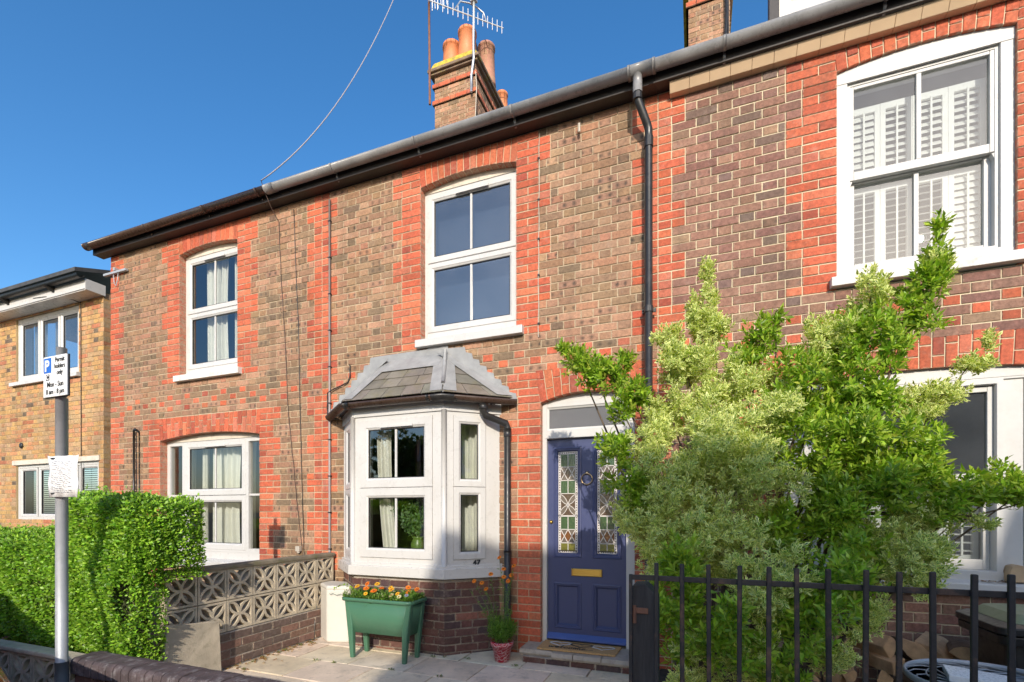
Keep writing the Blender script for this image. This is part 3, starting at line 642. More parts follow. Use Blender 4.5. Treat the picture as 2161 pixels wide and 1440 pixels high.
MB().prism([(x, y, 2.27) for x, y in foot(-.062)] + [(-1.95, .2, 2.27), (-3.65, .2, 2.27)], (0, 0, .02)).build('inner_soffit', UPVC, bay)
curtain(bay, -3.16, -2.98, .80, 2.3, -.20, CURT, .02, 3, .10); curtain(bay, -2.27, -1.90, .80, 2.28, .0, CURT, .02, 5); curtain(bay, -3.5, -3.3, .8, 2.3, -.1, CURT, .02, 3)
TR_ = frame_T(BR1, BR0)
num = text('47', .074, TR_ @ Vector((.285, -.012, .806)), M('number_iron', (.03, .032, .035), .4, .1, 5, 0), 'house_number', bay, (R(90), 0, TR_.to_euler().z), .004, bold=.0015)
# head, gutter
gl = foot(.10); gp = [(.052 * math.cos(t), .052 * math.sin(t)) for t in [math.pi + math.pi * i / 10 for i in range(11)]] + [(.047 * math.cos(t), .047 * math.sin(t)) for t in [2 * math.pi - math.pi * i / 10 for i in range(11)]]
bg = MB().sweep(gp, [(gl[0][0] - .03, -.02, 2.425)] + [(x, y, 2.425) for x, y in gl[1:3]] + [(gl[3][0] + .03, -.02, 2.425)]).build('bay_gutter', GUTT_B, H_M, smooth=True)
mb = MB()
g2 = [(.057 * a / .052, .057 * b / .052) for a, b in gp[:11]] + [(.0505 * a / .047, .0505 * b / .047) for a, b in gp[11:]]
def joint(p, q, t, w):
    d = (Vector(q) - Vector(p)); L = d.length; d.normalize(); c = Vector(p) + d * t; return [tuple(c - d * w / 2) + (2.425,), tuple(c + d * w / 2) + (2.425,)]
for p, q, t, w in ((gl[1], gl[2], .06, .07), (gl[1], gl[2], math.dist(gl[1], gl[2]) - .14, .03), (gl[2], gl[3], .12, .03), (gl[2], gl[3], .38, .12), (gl[2], gl[3], .50, .03), (gl[0], gl[1], .15, .04)):
    mb.sweep(g2, joint(p, q, t, w))
mb.sweep(g2, [tuple(Vector(gl[2]) + (Vector(gl[1]) - Vector(gl[2])).normalized() * .1) + (2.425,), (*gl[2], 2.425), tuple(Vector(gl[2]) + (Vector(gl[3]) - Vector(gl[2])).normalized() * .1) + (2.425,)])
mb.build('gutter_joint', BLACKP, bg, smooth=True)
MB().prism([(x, y, 2.415) for x, y in foot(.035)] + [(-1.9, 0, 2.415), (-3.7, 0, 2.415)], (0, 0, .03)).build('eaves_board', FASC, H_M)
c = Vector(gl[2]) + (Vector(gl[3]) - Vector(gl[2])).normalized() * .40
bp = MB().tube([(c.x, c.y, 2.40), (c.x, c.y, 2.30), (c.x + .008, c.y + .03, 2.265), (-1.735, -.085, 2.19), (-1.727, -.075, 2.15), (-1.727, -.075, -.04)], .034, 14).build('bay_downpipe', BLACKP, H_M, smooth=True)
MB().tube([(c.x, c.y, 2.375), (c.x, c.y, 2.32)], .043, 14).tube([(-1.727, -.075, 2.14), (-1.727, -.075, 2.06)], .039, 14).tube([(-1.727, -.075, .95), (-1.727, -.075, .91)], .039, 14).build('pipe_collar', BLACKP, bp, smooth=True)
# roof of the bay: slates, lead hips, stepped flashing
EL0, EL, ER, ER0 = [Vector((x, y, 2.455)) for x, y in foot(.085)]; TL, TR = Vector((-3.16, -.015, 2.95)), Vector((-2.44, -.015, 2.95))
bayroof = MB().add([EL0, EL, ER, ER0, TR, TL], [(1, 2, 4, 5), (2, 3, 4), (0, 1, 5)]).build('bay_roof', LEAD, H_M)
def slates(A, Bp, C, D_, rows, wd):      # eave A-B, top D-C
    n = (Bp - A).cross(D_ - A).normalized()
    if n.z < 0: n = -n
    for r in range(rows):
        t0, t1 = r / rows - .02, (r + 1) / rows + .05
        P = lambda s, t: A + (Bp - A) * s + (D_ - A) * t * (1 - s) + (C - Bp) * t * s
        w = (Bp - A).length; L0 = P(0, (t0 + t1) / 2); L1 = P(1, (t0 + t1) / 2); wl_ = (L1 - L0).length
        cnt = max(1, round(wl_ / wd)); sh = .5 / cnt if r % 2 else 0
        ed = sorted({0.0, 1.0} | {min(1, max(0, i / cnt + sh)) for i in range(cnt + 1)})
        for s0, s1 in zip(ed[:-1], ed[1:]):
            if s1 - s0 < .04: continue
            g = .003 / max(wl_, .1); tt = min(t1, 1.0)
            q = [P(s0 + g, t0) + n * (.013 + U(0, .003)), P(s1 - g, t0) + n * (.013 + U(0, .003)), P(s1 - g, tt) + n * .004, P(s0 + g, tt) + n * .004]
            mb = MB(); mb.prism(q, n * .006); cc = jcol((1, .97, .92), .16); mb.c = [cc] * 8; mb.build('slate', SLATE, bayroof)
slates(EL, ER, TR, TL, 4, .21); slates(ER, ER0, TR, TR + Vector((-.01, 0, 0)), 4, .19); slates(EL0, EL, TL, TL + Vector((-.01, 0, 0)), 4, .19)
def strip(A, Bp, da, db, n, th=.004, name='lead_hip', lift=.024):
    MB().prism([A + n * lift, Bp + n * lift, Bp + db + n * lift, A + da + n * lift], n * th).build(name, LEAD, bayroof)
nf = (ER - EL).cross(TL - EL).normalized(); nr = (ER0 - ER).cross(TR - ER).normalized(); nl = (EL - EL0).cross(TL - EL0).normalized()
nf, nr, nl = [v if v.z > 0 else -v for v in (nf, nr, nl)]
ex = Vector((1, 0, 0)); dr = (ER0 - ER).normalized(); dl = (EL - EL0).normalized()
strip(ER, TR, ex * -.13, ex * -.12, nf); strip(ER, TR, dr * .13, dr * .08, nr); strip(EL, TL, ex * .10, ex * .10, nf); strip(EL, TL, dl * -.12, dl * -.08, nl)
strip(TL, TR, Vector((0, -.14, -.16)), Vector((0, -.14, -.16)), nf, .004, 'lead_apron', .030)
strip(ER0, TR, dr * -.16, dr * -.10, nr, .004, 'lead_apron', .027); strip(EL0, TL, dl * .16, dl * .10, nl, .004, 'lead_apron', .027)
mid = (nf + nr).normalized() * .03
MB().tube([ER + (TR - ER) * .16 + mid, ER + (TR - ER) * .5 + mid, TR + mid + Vector((0, -.01, .03))], .019, 10).build('lead_roll', LEAD, bayroof, smooth=True)
st = []; n = 8
for i in range(n): st += [(-3.99 + .67 * i / n, 2.47 + G * i), (-3.99 + .67 * i / n, 2.47 + G * (i + .75))] if False else [(-4.0 + .68 * i / n, 2.44 + .60 * i / n), (-4.0 + .68 * i / n + .012, 2.44 + .60 * (i + 1) / n)]
st += [(-3.32, 3.045), (-2.66, 3.05), (-2.655, 3.075), (-2.42, 3.08), (-2.415, 3.03), (-2.29, 3.025)]
for i in range(n): st += [(-2.29 + .64 * (i + 1) / n - .012, 3.02 - .60 * i / n), (-2.29 + .64 * (i + 1) / n, 3.02 - .60 * (i + 1) / n + .02)]
st += [(-1.66, 2.44), (-1.77, 2.44), (-2.44, 2.93), (-3.16, 2.93), (-3.86, 2.44)]
MB().prism([(x, -.009, z) for x, z in st], (0, -.005, 0)).build('stepped_flashing', LEAD, bayroof)

# ------------------------------------------------------------------ front door
frm = MB()
for x0, x1 in ((-1.412, -1.368), (-.606, -.523)): frm.box(x0, x1, .06, .17, .06, 2.43)
frm.box(-1.368, -.606, .055, .17, 2.04, 2.122).box(-1.368, -.606, .068, .12, 2.345, 2.40).box(-1.368, -.606, .115, .17, 2.122, 2.132)
dfr = frm.build('door_frame', PAINT, H_M, bevel=.004)
vs = []
for i in range(13):
    x = -1.413 + .891 * i / 12; vs += [(x, .075, 2.36), (x, .075, 2.40 + .075 * (1 - ((x + .9675) / .4475) ** 2))]
MB().add(vs, [(2 * i, 2 * i + 2, 2 * i + 3, 2 * i + 1) for i in range(12)]).build('head_board', PAINT, dfr)
MB().ring(-1.368, -.606, 2.122, 2.345, [(0, .075), (.018, .085), (.018, .10)]).build('fanlight_bead', PAINT, dfr)
pane(dfr, -1.36, -.61, 2.13, 2.34, .095, None, GLASS_OB)
leaf = MB()
X0, X1 = -1.366, -.608; PL = (-1.275, -1.062); PR = (-.893, -.686)
leaf.box(X0, PL[0], .10, .145, .10, 2.035).box(PL[1], PR[0], .10, .145, .10, 2.035).box(PR[1], X1, .10, .145, .10, 2.035)
for a, b in (PL, PR):
    leaf.box(a, b, .10, .145, .10, .225).box(a, b, .10, .145, .612, .915).box(a, b, .10, .145, 1.925, 2.035).box(a - .002, b + .002, .122, .14, .22, .62)
door = leaf.build('door', DOORB, H_M)
for a, b in (PL, PR):
    for z0, z1 in ((.225, .612), (.915, 1.925)):
        MB().ring(a - .032, b + .032, z0 - .032, z1 + .032, [(0, .1005), (.004, .094), (.014, .092), (.02, .098), (.026, .098), (.034, .108), (.046, .121)]).build('panel_moulding', DOORB, door)
MB().prism([(X0 - .005, .10, .092), (X0 - .005, .060, .092), (X0 - .005, .060, .108), (X0 - .005, .085, .135), (X0 - .005, .10, .15)], (X1 - X0 + .01, 0, 0)).build('weatherboard', M('blue_paint_sheen', (.06, .10, .30), .35, .1, 6, .03), door, bevel=.003)  # gloss sheen of the door paint put into a lighter blue
lb = MB().ring(-1.13, -.833, .71, .782, [(0, .1), (0, .092), (.004, .088), (.014, .088), (.016, .093)]).box(-1.115, -.848, .0915, .0945, .725, .767).build('letterbox', BRASS, door, bevel=.002)
kn = MB(); kn.tube([(-.977 + .052 * math.cos(t), .083, 1.642 + .052 * math.sin(t)) for t in [2 * math.pi * i / 28 for i in range(29)]], .0065, 8).lathe([(.001, 0), (.018, 0), (.016, .012), (.008, .018), (.001, .019)], 0, 0, 14, 0, Matrix.Translation((-.977, .1, 1.70)) @ Matrix.Rotation(R(90), 4, 'X')).lathe([(.001, 0), (.012, 0), (.01, .012), (.001, .013)], 0, 0, 12, 0, Matrix.Translation((-.977, .1, 1.588)) @ Matrix.Rotation(R(90), 4, 'X'))
kn.build('door_knocker', BRONZE, door, smooth=True)
MB().lathe([(.001, 0), (.019, 0), (.019, .004), (.014, .008), (.010, .02), (.001, .021)], 0, 0, 18, 0, Matrix.Translation((-1.333, .1, 1.228)) @ Matrix.Rotation(R(90), 4, 'X')).build('door_lock', BRASS, door, smooth=True)
# leaded lights
SG = {k: glass_material('stained_' + k, c, .10, .05, .3, 60, base=b) for k, c, b in (('green', 0, (.035, .085, .03)), ('brown', 0, (.08, .045, .03)), ('amber', 0, (.16, .055, .012)), ('olive', 0, (.16, .15, .02)), ('clear', 0, (.14, .11, .09)), ('navy', 0, (.012, .012, .07)))}
def leaded(x0, x1, z0, z1, y):
    c = MB(); w = x1 - x0; e = .020; t = .0032
    def bar(p, q, r=t): 
        d = Vector((q[0] - p[0], 0, q[1] - p[1])); n = Vector((-d.z, 0, d.x)).normalized() * r
        P, Q = Vector((p[0], y - .004, p[1])), Vector((q[0], y - .004, q[1])); c.prism([P - n, Q - n, Q + n, P + n], (0, .007, 0))
    def gl(poly, k):
        MB().prism([(a, y, b) for a, b in poly], (0, .003, 0)).build('pane', SG[k], door)
    xi0, xi1, zi0, zi1 = x0 + e, x1 - e, z0 + e, z1 - e; xm = (x0 + x1) / 2; h = zi1 - zi0
    for X in (x0 + .002, x1 - .002, xi0, xi1): bar((X, z0), (X, z1))
    for Z in (z0 + .002, z1 - .002, zi0, zi1): bar((x0, Z), (x1, Z))
    hs = [.135, .14, .135, .235, .135, .14, .08 + .0]; tot = sum(hs); zc = zi1
    kinds = ['G', 'D', 'G', 'F', 'G', 'A', 'O']
    for kd, f in zip(kinds, hs):
        zb = zc - h * f / tot; m = (zc + zb) / 2
        if kd == 'F': bar((x0, zb), (x1, zb)); bar((x0, zb + .006), (x1, zb + .006))
        else: bar((x0, zb), (x1, zb))
        if kd in 'GO':
            bar((xm, zb), (xm, zc)); k = 'green' if kd == 'G' else 'olive'
            gl([(xi0, zb), (xm, zb), (xm, zc), (xi0, zc)], k); gl([(xm, zb), (xi1, zb), (xi1, zc), (xm, zc)], k)
        elif kd in 'DA':
            q = (xi1 - xi0) / 4; k = 'brown' if kd == 'D' else 'amber'
            for s in (-1, 1):
                bar((xm, zb), (xm + s * 2 * q, zc)); bar((xm, zc), (xm + s * 2 * q, zb))
                gl([(xm + s * 2 * q, zb), (xm + s * q, m), (xm + s * 2 * q, zc)], k)
                gl([(xm, zc), (xm + s * q, m), (xm + s * 2 * q, zc)], 'clear'); gl([(xm, zb), (xm + s * q, m), (xm + s * 2 * q, zb)], 'clear')
            gl([(xm, zb), (xm + q, m), (xm, zc), (xm - q, m)], k)
        else:
            a = (xi1 - xi0) / 2 + e * .9; b = (zc - zb) / 2
            gl([(x0, zb), (x1, zb), (x1, zc), (x0, zc)], 'brown')
            c.tube([(xm + .016 * math.cos(t_), y - .002, m + .016 * math.sin(t_)) for t_ in [6.2832 * i / 16 for i in range(17)]], .003, 5)
            MB().prism([(xm + .015 * math.cos(6.2832 * i / 14), y - .003, m + .015 * math.sin(6.2832 * i / 14)) for i in range(14)], (0, .002, 0)).build('pane', SG['navy'], door)
            for sx in (-1, 1):
                for sz in (-1, 1):
                    cor = (xm + sx * a, m + sz * b); pts = []
                    for bul in (-.36, .36):
                        arc = []
                        for i in range(9):
                            s_ = i / 8; px = xm + (cor[0] - xm) * s_; pz = m + (cor[1] - m) * s_; dx, dz = cor[0] - xm, cor[1] - m; k_ = bul * 4 * s_ * (1 - s_) * .75
                            arc.append((px - dz * k_ * (a / b) * .55, pz + dx * k_ * (b / a) * .55))
                        pts.append(arc)
                        for p, q in zip(arc[:-1], arc[1:]): bar(p, q, .0026)
                    MB().prism([(p[0], y - .002, p[1]) for p in pts[0] + pts[1][::-1][1:-1]], (0, .0015, 0)).build('pane', SG['clear'], door)
        zc = zb
    n = 40
    for X in (x0, xi1):
        for i in range(n):
            zz = z0 + (z1 - z0) * i / n; c.box(X + .004, X + e - .003, y - .001, y + .003, zz + .002, zz + (z1 - z0) / n * .62)
    for Z in (z0, zi1):
        for i in range(7):
            xx = x0 + e + (w - 2 * e) * i / 7; c.box(xx + .002, xx + (w - 2 * e) / 7 * .6, y - .001, y + .003, Z + .004, Z + e - .004)
    MB().box(x0, x1, y + .004, y + .012, z0, z1).build('glass_backing', SG['brown'], door)
    for X in (x0 + .01, x1 - .01):
        for Z in (z0 + .01, z1 - .01): MB().box(X - .007, X + .007, y - .003, y, Z - .007, Z + .007).build('pane', SG['navy'], door)
    c.build('lead_came', CAME, door)
leaded(PL[0] + .012, PL[1] - .012, .93, 1.912, .118); leaded(PR[0] + .012, PR[1] - .012, .93, 1.912, .118)

# ------------------------------------------------------------------ eaves, gutters, downpipe
hp = [(.058 * math.cos(t), .058 * math.sin(t)) for t in [math.pi + math.pi * i / 12 for i in range(13)]] + [(.053 * math.cos(t), .053 * math.sin(t)) for t in [2 * math.pi - math.pi * i / 12 for i in range(13)]]
hp2 = [(a * 1.09, b * 1.09) for a, b in hp[:13]] + [(a * 1.08, b * 1.08) for a, b in hp[13:]]
GY, GZ = -.20, 5.135
def eaves(H, x0, x1, mat, brackets, joints):
    MB().box(x0, x1, -.135, -.115, 5.03, 5.16).box(x0, x1, -.115, .0, 5.035, 5.05).build('fascia', FASC, H)
    g = MB().sweep(hp, [(x0, GY, GZ), (x1, GY, GZ)]).build('gutter', mat, H, smooth=True)
    mb = MB()
    for x in brackets: mb.sweep(hp2, [(x - .012, GY, GZ), (x + .012, GY, GZ)]).prism([(x - .010, -.15, 5.10), (x - .010, -.15, 5.06), (x - .010, -.112, 5.02), (x - .010, -.112, 5.06)], (.02, 0, 0))
    for x in joints: mb.sweep(hp2, [(x - .07, GY, GZ), (x + .07, GY, GZ)])
    mb.build('gutter_bracket', mat, g, smooth=True)
    return g
eaves(H_L, -8.14, -4.70, GUTT_B, (-6.85, -5.75, -4.85), (-8.1,)); eaves(H_M, -4.699, -.331, GUTT, (-3.742, -2.687, -1.624), (-4.66,)); gR = eaves(H_R, -.33, 3.45, GUTT, (.212, 1.3, 2.4), ())
# T outlet and downpipe at the party line
t = MB().sweep([(a * 1.12, b * 1.12) for a, b in hp], [(-.55, GY, GZ), (-.33, GY, GZ)]).tube([(-.475, GY, 5.09), (-.475, GY, 4.93)], .04, 14).build('gutter_outlet', GUTT, H_M, smooth=True)
MB().sweep([(a * 1.2, b * 1.2) for a, b in hp], [(-.555, GY, GZ), (-.53, GY, GZ)]).sweep([(a * 1.2, b * 1.2) for a, b in hp], [(-.35, GY, GZ), (-.325, GY, GZ)]).build('collar', GUTT, t, smooth=True)
dp = MB().tube([(-.475, GY, 5.0), (-.475, GY, 4.90), (-.468, GY + .01, 4.865), (-.40, -.115, 4.70), (-.391, -.10, 4.665), (-.391, -.10, 4.6), (-.391, -.10, -.04)], .034, 16).build('downpipe', BLACKP, H_M, smooth=True)
mb = MB()
for z, h in ((4.92, .05), (4.60, .09), (3.12, .05), (1.6, .05)): mb.tube([(-.391 if z < 4.7 else -.475, -.10 if z < 4.7 else GY, z), (-.391 if z < 4.7 else -.475, -.10 if z < 4.7 else GY, z - h)], .04, 16)
mb.box(-.45, -.33, -.075, -.06, 3.08, 3.11).tube([(-.44, -.075, 3.095), (-.44, .0, 3.095)], .008, 8).build('pipe_collar', BLACKP, dp, smooth=False)
# right house: tan eaves boards under a black trim
mb = MB(); x = -.217
eb = MB().box(-.219, 3.4, -.06, -.003, 4.962, 5.03).build('eaves_soffit', TANB, H_R)
while x < 3.4:
    MB().prism([(x, -.062, 4.956), (x, -.104, 5.020), (x, -.104, 5.032), (x, -.002, 5.032), (x, -.002, 4.956)], (.158, 0, 0)).build('soffit_board', TANB, eb, bevel=.003); x += .160
MB().tube([(-.23, -.112, 5.040), (3.4, -.112, 5.040)], .013, 8).build('soffit_trim', BLACKP, eb, smooth=True)

# ------------------------------------------------------------------ chimneys
def chimney(H, x0, x1, y0, y1, z0, zt, courses, kind='brown'):
    mb = MB().box(x0 + .006, x1 - .006, y0 + .006, y1 - .006, z0, zt)
    ch = mb.build('chimney', MORTAR, H); B = Bricks()
    n = int((zt - z0) / G)
    for side, (p, q) in enumerate((((x0, y0), (x1, y0)), ((x1, y0), (x1, y1)))):
        for k in range(n):
            z = zt - (k + 1) * G; pr = k in courses; d = .035 if pr else (.0 if k > 3 else .0)
            T = frame_T(p, q) @ Matrix.Translation((0, -d, 0))
            fill(B, -d, math.dist(p, q) + d, z, k % 2, 'red' if pr else kind, T, None, False, False)
            if pr: MB().box(x0 - .030, x1 + .030, y0 - .030, y1 + .03, z + .006, z + G - .006).build('string_course', MORTAR, ch)
    B.build(ch, 300)
    return ch
ch = chimney(H_M, -4.50, -3.67, 3.3, 5.0, 7.4, 9.31, (2, 6), 'brown')
CAPM = M('sooty_cap', (.20, .14, .10), .95, .3, 9, .6, 50, dirt=(.34, .29, .06), dscale=5, damt=.8)
MB().box(-4.56, -3.61, 3.24, 5.06, 9.31, 9.345).box(-4.60, -3.57, 3.20, 5.10, 9.345, 9.40).build('chimney_cap', CAPM, ch, bevel=.012)
MB().hexa([(-4.57, 3.22, 9.40), (-3.60, 3.22, 9.40), (-3.60, 5.08, 9.40), (-4.57, 5.08, 9.40), (-4.50, 3.26, 9.54), (-3.66, 3.26, 9.54), (-3.66, 5.0, 9.54), (-4.50, 5.0, 9.54)]).build('flaunching', MOSS, ch, bevel=.03)
def pot(x, y, z0, z1, r, mat, parent):
    h = z1 - z0
    MB().lathe([(r * 1.12, z0), (r * 1.08, z0 + h * .1), (r, z0 + h * .3), (r * .92, z1 - .06), (r * 1.02, z1 - .055), (r * 1.02, z1 - .01), (r * .98, z1), (r * .8, z1), (r * .78, z1 - .2), (.01, z1 - .2)], x, y, 24).build('chimney_pot', mat, parent, smooth=True)
pot(-4.27, 3.55, 9.44, 10.02, .175, TERRA, ch); pot(-3.93, 3.50, 9.44, 10.12, .17, TERRA, ch); pot(-3.76, 3.98, 9.44, 10.22, .165, TERRA_P, ch); pot(-4.2, 4.1, 9.44, 10.15, .14, TERRA_P, ch); pot(-3.75, 4.75, 9.44, 9.95, .12, TERRA, ch)
MB().lathe([(.13, 10.15), (.17, 10.3), (.2, 10.42), (.17, 10.52), (.1, 10.58), (.01, 10.6)], -4.2, 4.1, 20).build('chimney_cowl', BLACKP, ch, smooth=True)
ch2 = chimney(H_R, -.12, .455, 3.3, 4.6, 7.4, 9.31, (4,), 'brown')
MB().tube([(.40, 3.24, 9.4), (.41, 3.24, 8.6), (.39, 3.25, 8.2)], .02, 6).tube([(.43, 3.25, 9.4), (.43, 3.25, 8.1)], .012, 6).build('chimney_cable', BLACKP, ch2)
MB().box(-.2, .53, 3.2, 4.7, 9.31, 9.4).build('chimney_cap', MOSS, ch2, bevel=.01)
# dormer on the right house
dm = MB().box(.92, 2.9, 1.2, 3.3, 5.9, 7.6).build('dormer', PAINT, H_R)
mb = MB()
for i in range(10): MB().prism([(.90, 1.17, 5.95 + .16 * i), (.90, 1.192, 6.105 + .16 * i), (.90, 1.2, 6.105 + .16 * i), (.90, 1.2, 5.95 + .16 * i)], (2.0, 0, 0)).build('cladding_board', UPVC, dm)
MB().box(.70, .79, 1.12, 1.25, 5.9, 7.6).build('dormer_corner', FASC, dm); MB().box(.79, .9, 1.15, 1.25, 5.9, 7.6).build('dormer_jamb', SILLM, dm)

# ------------------------------------------------------------------ cables and fittings on the walls
def cable(H, pts, r, mat, name='wall_cable', n=6):
    P = []
    for i in range(len(pts) - 1):
        for k in range(6): t = k / 6; P.append(Vector(pts[i]).lerp(Vector(pts[i + 1]), t) + Vector((U(-.004, .004), 0, 0)))
    P.append(Vector(pts[-1])); return MB().tube(P, r, n).build(name, mat, H, smooth=True)
COND = M('grey_conduit', (.30, .26, .25), .5, .15, 6, .05); CW = M('cable_cream', (.5, .44, .36), .6, .1, 6, 0)
c1 = MB().tube([(-3.955, -.022, 4.93), (-3.955, -.022, .70)], .0125, 8).build('conduit', COND, H_M, smooth=True)
mb = MB()
for z in np.arange(.9, 4.8, .42): mb.box(-3.972, -3.938, -.036, 0, z - .006, z + .006)
mb.build('conduit_clip', GASKET, c1)
cable(H_L, [(-4.745, -.26, 5.2), (-4.745, -.15, 5.0), (-4.74, -.012, 4.85), (-4.70, -.010, 4.1), (-4.64, -.010, 3.4), (-4.60, -.010, 2.6), (-4.51, -.010, 1.9), (-4.45, -.010, 1.4), (-4.36, -.010, .75)], .004, M('cable_brown', (.10, .06, .045), .6, .1, 5, 0))
cable(H_L, [(-4.505, -.010, 4.95), (-4.47, -.010, 4.2), (-4.43, -.010, 3.5), (-4.41, -.010, 2.6), (-4.38, -.010, 1.7), (-4.34, -.010, .72)], .004, BLACKP)
cable(H_M, [(-1.42, -.010, 4.99), (-1.425, -.010, 4.3), (-1.43, -.010, 3.6), (-1.43, -.010, 3.02)], .004, CW)
mb = MB()
for z in (4.75, 4.35, 3.97, 3.62, 3.15): mb.box(-1.438, -1.418, -.018, 0, z - .008, z + .008)
mb.build('cable_clip', BLACKP, H_M)
cable(H_M, [(-3.674, -.014, 3.0), (-3.672, -.016, 2.86), (-3.70, -.018, 2.80), (-3.80, -.02, 2.765), (-3.90, -.026, 2.735), (-3.98, -.03, 2.70), (-3.985, -.022, 2.45)], .007, BLACKP)
MB().tube([(-7.39, -.04, 2.47), (-7.39, -.04, 1.2)], .014, 8).tube([(-7.39, -.04, 2.47), (-7.36, -.045, 2.485), (-7.33, -.04, 2.47)], .017, 8).tube([(-7.325, -.012, 2.46), (-7.325, -.012, 1.2)], .006, 6).build('vent_pipe', BLACKP, H_L, smooth=True)
MB().box(-8.06, -7.56, -.05, -.012, 4.755, 4.785).box(-7.82, -7.78, -.06, -.01, 4.79, 4.83).tube([(-7.86, -.03, 4.75), (-7.84, -.03, 4.62), (-7.80, -.03, 4.58), (-7.77, -.03, 4.66), (-7.75, -.03, 4.76)], .006, 6).build('cable_bracket', GALV, H_L)
MB().box(-4.44, -4.38, -.05, 0, .86, .92).lathe([(.001, .84), (.018, .84), (.018, .87), (.001, .87)], -4.41, -.03, 10).build('outside_tap', CW, H_L)
MB().tube([(-1.02, -.05, 4.94), (-1.02, -.05, 4.86)], .012, 6).build('eaves_peg', CW, H_M)

# ------------------------------------------------------------------ yellow brick house on the left
H_Y = root('detached_house', 'yellow stock brick house with white fascia at the left edge', 'house', (-11.5, .4, -.1))
YF = .4; B = Bricks(); mort = MB()
opn = [(-11.36, -9.53, 3.64, 4.76), (-11.36, -9.0, 1.18, 2.16)]
wall_mesh(mort, -14.0, -8.88, -.3, 4.85, opn, YF + .006, YF + .25); mort.box(-8.95, -8.886, YF + .2, 7, -.3, 4.85).box(-14, -8.95, 3.2, 3.3, -.3, 4.85)
wY = mort.build('wall', MORTAR_Y, H_Y); TY = Matrix.Translation((0, YF, 0)); TS = frame_T((-8.88, YF), (-8.88, YF + 2))
for k in range(3, 64):
    z = ZB + k * G + .02; iv = [(-14.0 if k < 80 else 0, -8.88, 'yellow')]
    for o in opn:
        if o[2] < z + G / 2 < o[3]: iv = subtract(iv, o[0], o[1])
    for a, b, kk in iv: fill(B, max(a, -13.2), b, z, k % 2, kk, TY, None, False, abs(b + 8.88) < .01, 'F')
    fill(B, 0, 1.2, z, k % 2, 'yellow', TS, None, False, False, 'S')
B.build(wY)
win = MB().ring(-11.355, -9.535, 3.645, 4.755, [(0, YF + .2), (0, YF + .03), (.05, YF + .03), (.055, YF + .04), (.055, YF + .2)]).build('window', UPVC, H_Y)
for a, b in ((-11.31, -10.72), (-10.70, -10.13), (-10.11, -9.58)): casement(win, a, b, 3.69, 4.71, YF + .035, None, .06, False, GLASS_HI)
MB().prism([(-11.45, YF - .06, 3.56), (-11.45, YF - .06, 3.62), (-11.45, YF + .1, 3.65), (-11.45, YF + .1, 3.56)], (1.98, 0, 0)).build('sill', UPVC, win)
curtain(win, -11.3, -11.0, 3.65, 4.75, YF + .25, CURT, .03, 4); curtain(win, -10.65, -10.45, 3.65, 4.75, YF + .25, CURT, .03, 3)
win = MB().ring(-11.355, -9.005, 1.185, 2.155, [(0, YF + .2), (0, YF + .03), (.05, YF + .03), (.055, YF + .04), (.055, YF + .2)]).build('window', UPVC, H_Y)
for a, b in ((-11.30, -10.78), (-10.74, -10.20), (-10.16, -9.62), (-9.58, -9.06)): casement(win, a, b, 1.24, 2.10, YF + .035, None, .05, False, GLASS)
DK = M('dark_blind', (.08, .085, .075), .6, .1, 5, 0); me = None
for i in range(26):
    if me is None: me = MB().box(-1.12, 1.12, -.012, .012, -.002, .002); o = me.build('slat', DK, win); me = o.data; o.location = Vector((-10.18, YF + .2, 1.22)) - OFF[win.name]; o.rotation_euler = (R(35), 0, 0)
    else: obj_from(me, 'slat', win, (-10.18, YF + .2, 1.22 + .036 * i), None, (R(35), 0, 0))
for o in [c for c in win.children if c.name.startswith('slat')][:1]:
    for v in o.data.vertices: v.co += OFF[win.name]
MB().box(-11.43, -8.95, YF - .025, YF + .05, 2.156, 2.235).build('lintel', CREAM, H_Y)
MB().box(-14.2, -8.87, .145, .16, 4.80, 4.95).box(-14.2, -8.87, .16, .42, 4.785, 4.80).box(-8.87, -8.855, .145, .42, 4.785, 4.95).build('fascia', UPVC, H_Y)
MB().sweep([(a * .9, b * .9) for a, b in hp], [(-14.2, .07, 4.98), (-8.84, .07, 4.98)]).build('gutter', BLACKP, H_Y, smooth=True)
mb = MB()
for x in (-12.4, -11.0, -9.7): mb.prism([(x, .0, 4.93), (x, .145, 4.96), (x, .145, 4.86)], (.04, 0, 0))
mb.build('gutter_bracket', BLACKP, H_Y)
MB().prism([(-14.2, .0, 5.0), (-14.2, 3.5, 6.2), (-14.2, 3.5, 6.28), (-14.2, 0, 5.06)], (5.36, 0, 0)).build('roof', ROOFT, H_Y)
MB().box(-13.3, -12.62, 2.0, 2.7, 5.2, 6.55).box(-13.36, -12.56, 1.94, 2.76, 6.40, 6.48).build('chimney', M('far_chimney_brick', (.22, .09, .06), .9, .3, 12, .4), H_Y, bevel=.01)
MB().tube([(-9.45, YF - .01, 4.78), (-9.44, YF - .01, 2.2), (-9.44, YF - .01, 1.0)], .006, 6).tube([(-10.25, .14, 4.86), (-9.9, .14, 4.83), (-9.5, .3, 4.785), (-9.45, YF - .01, 4.76)], .006, 6).build('wall_cable', BLACKP, H_Y)
MB().lathe([(.001, 0), (.05, 0), (.05, .02), (.03, .03), (.001, .03)], 0, 0, 16, 0, Matrix.Translation((-11.17, YF, 2.50)) @ Matrix.Rotation(R(90), 4, 'X')).build('wall_vent', BLACKP, H_Y, smooth=True)
MB().box(-9.11, -8.96, YF - .12, YF - .004, 1.38, 1.62).build('meter_cabinet', FASC, H_Y, bevel=.008)
fence = MB().box(-13.5, -9.75, -.62, -.58, .2, 1.10).box(-13.5, -9.70, -.66, -.56, 1.10, 1.15).build('garden_screen', M('brown_board', (.05, .028, .03), .5, .15, 5, .05))
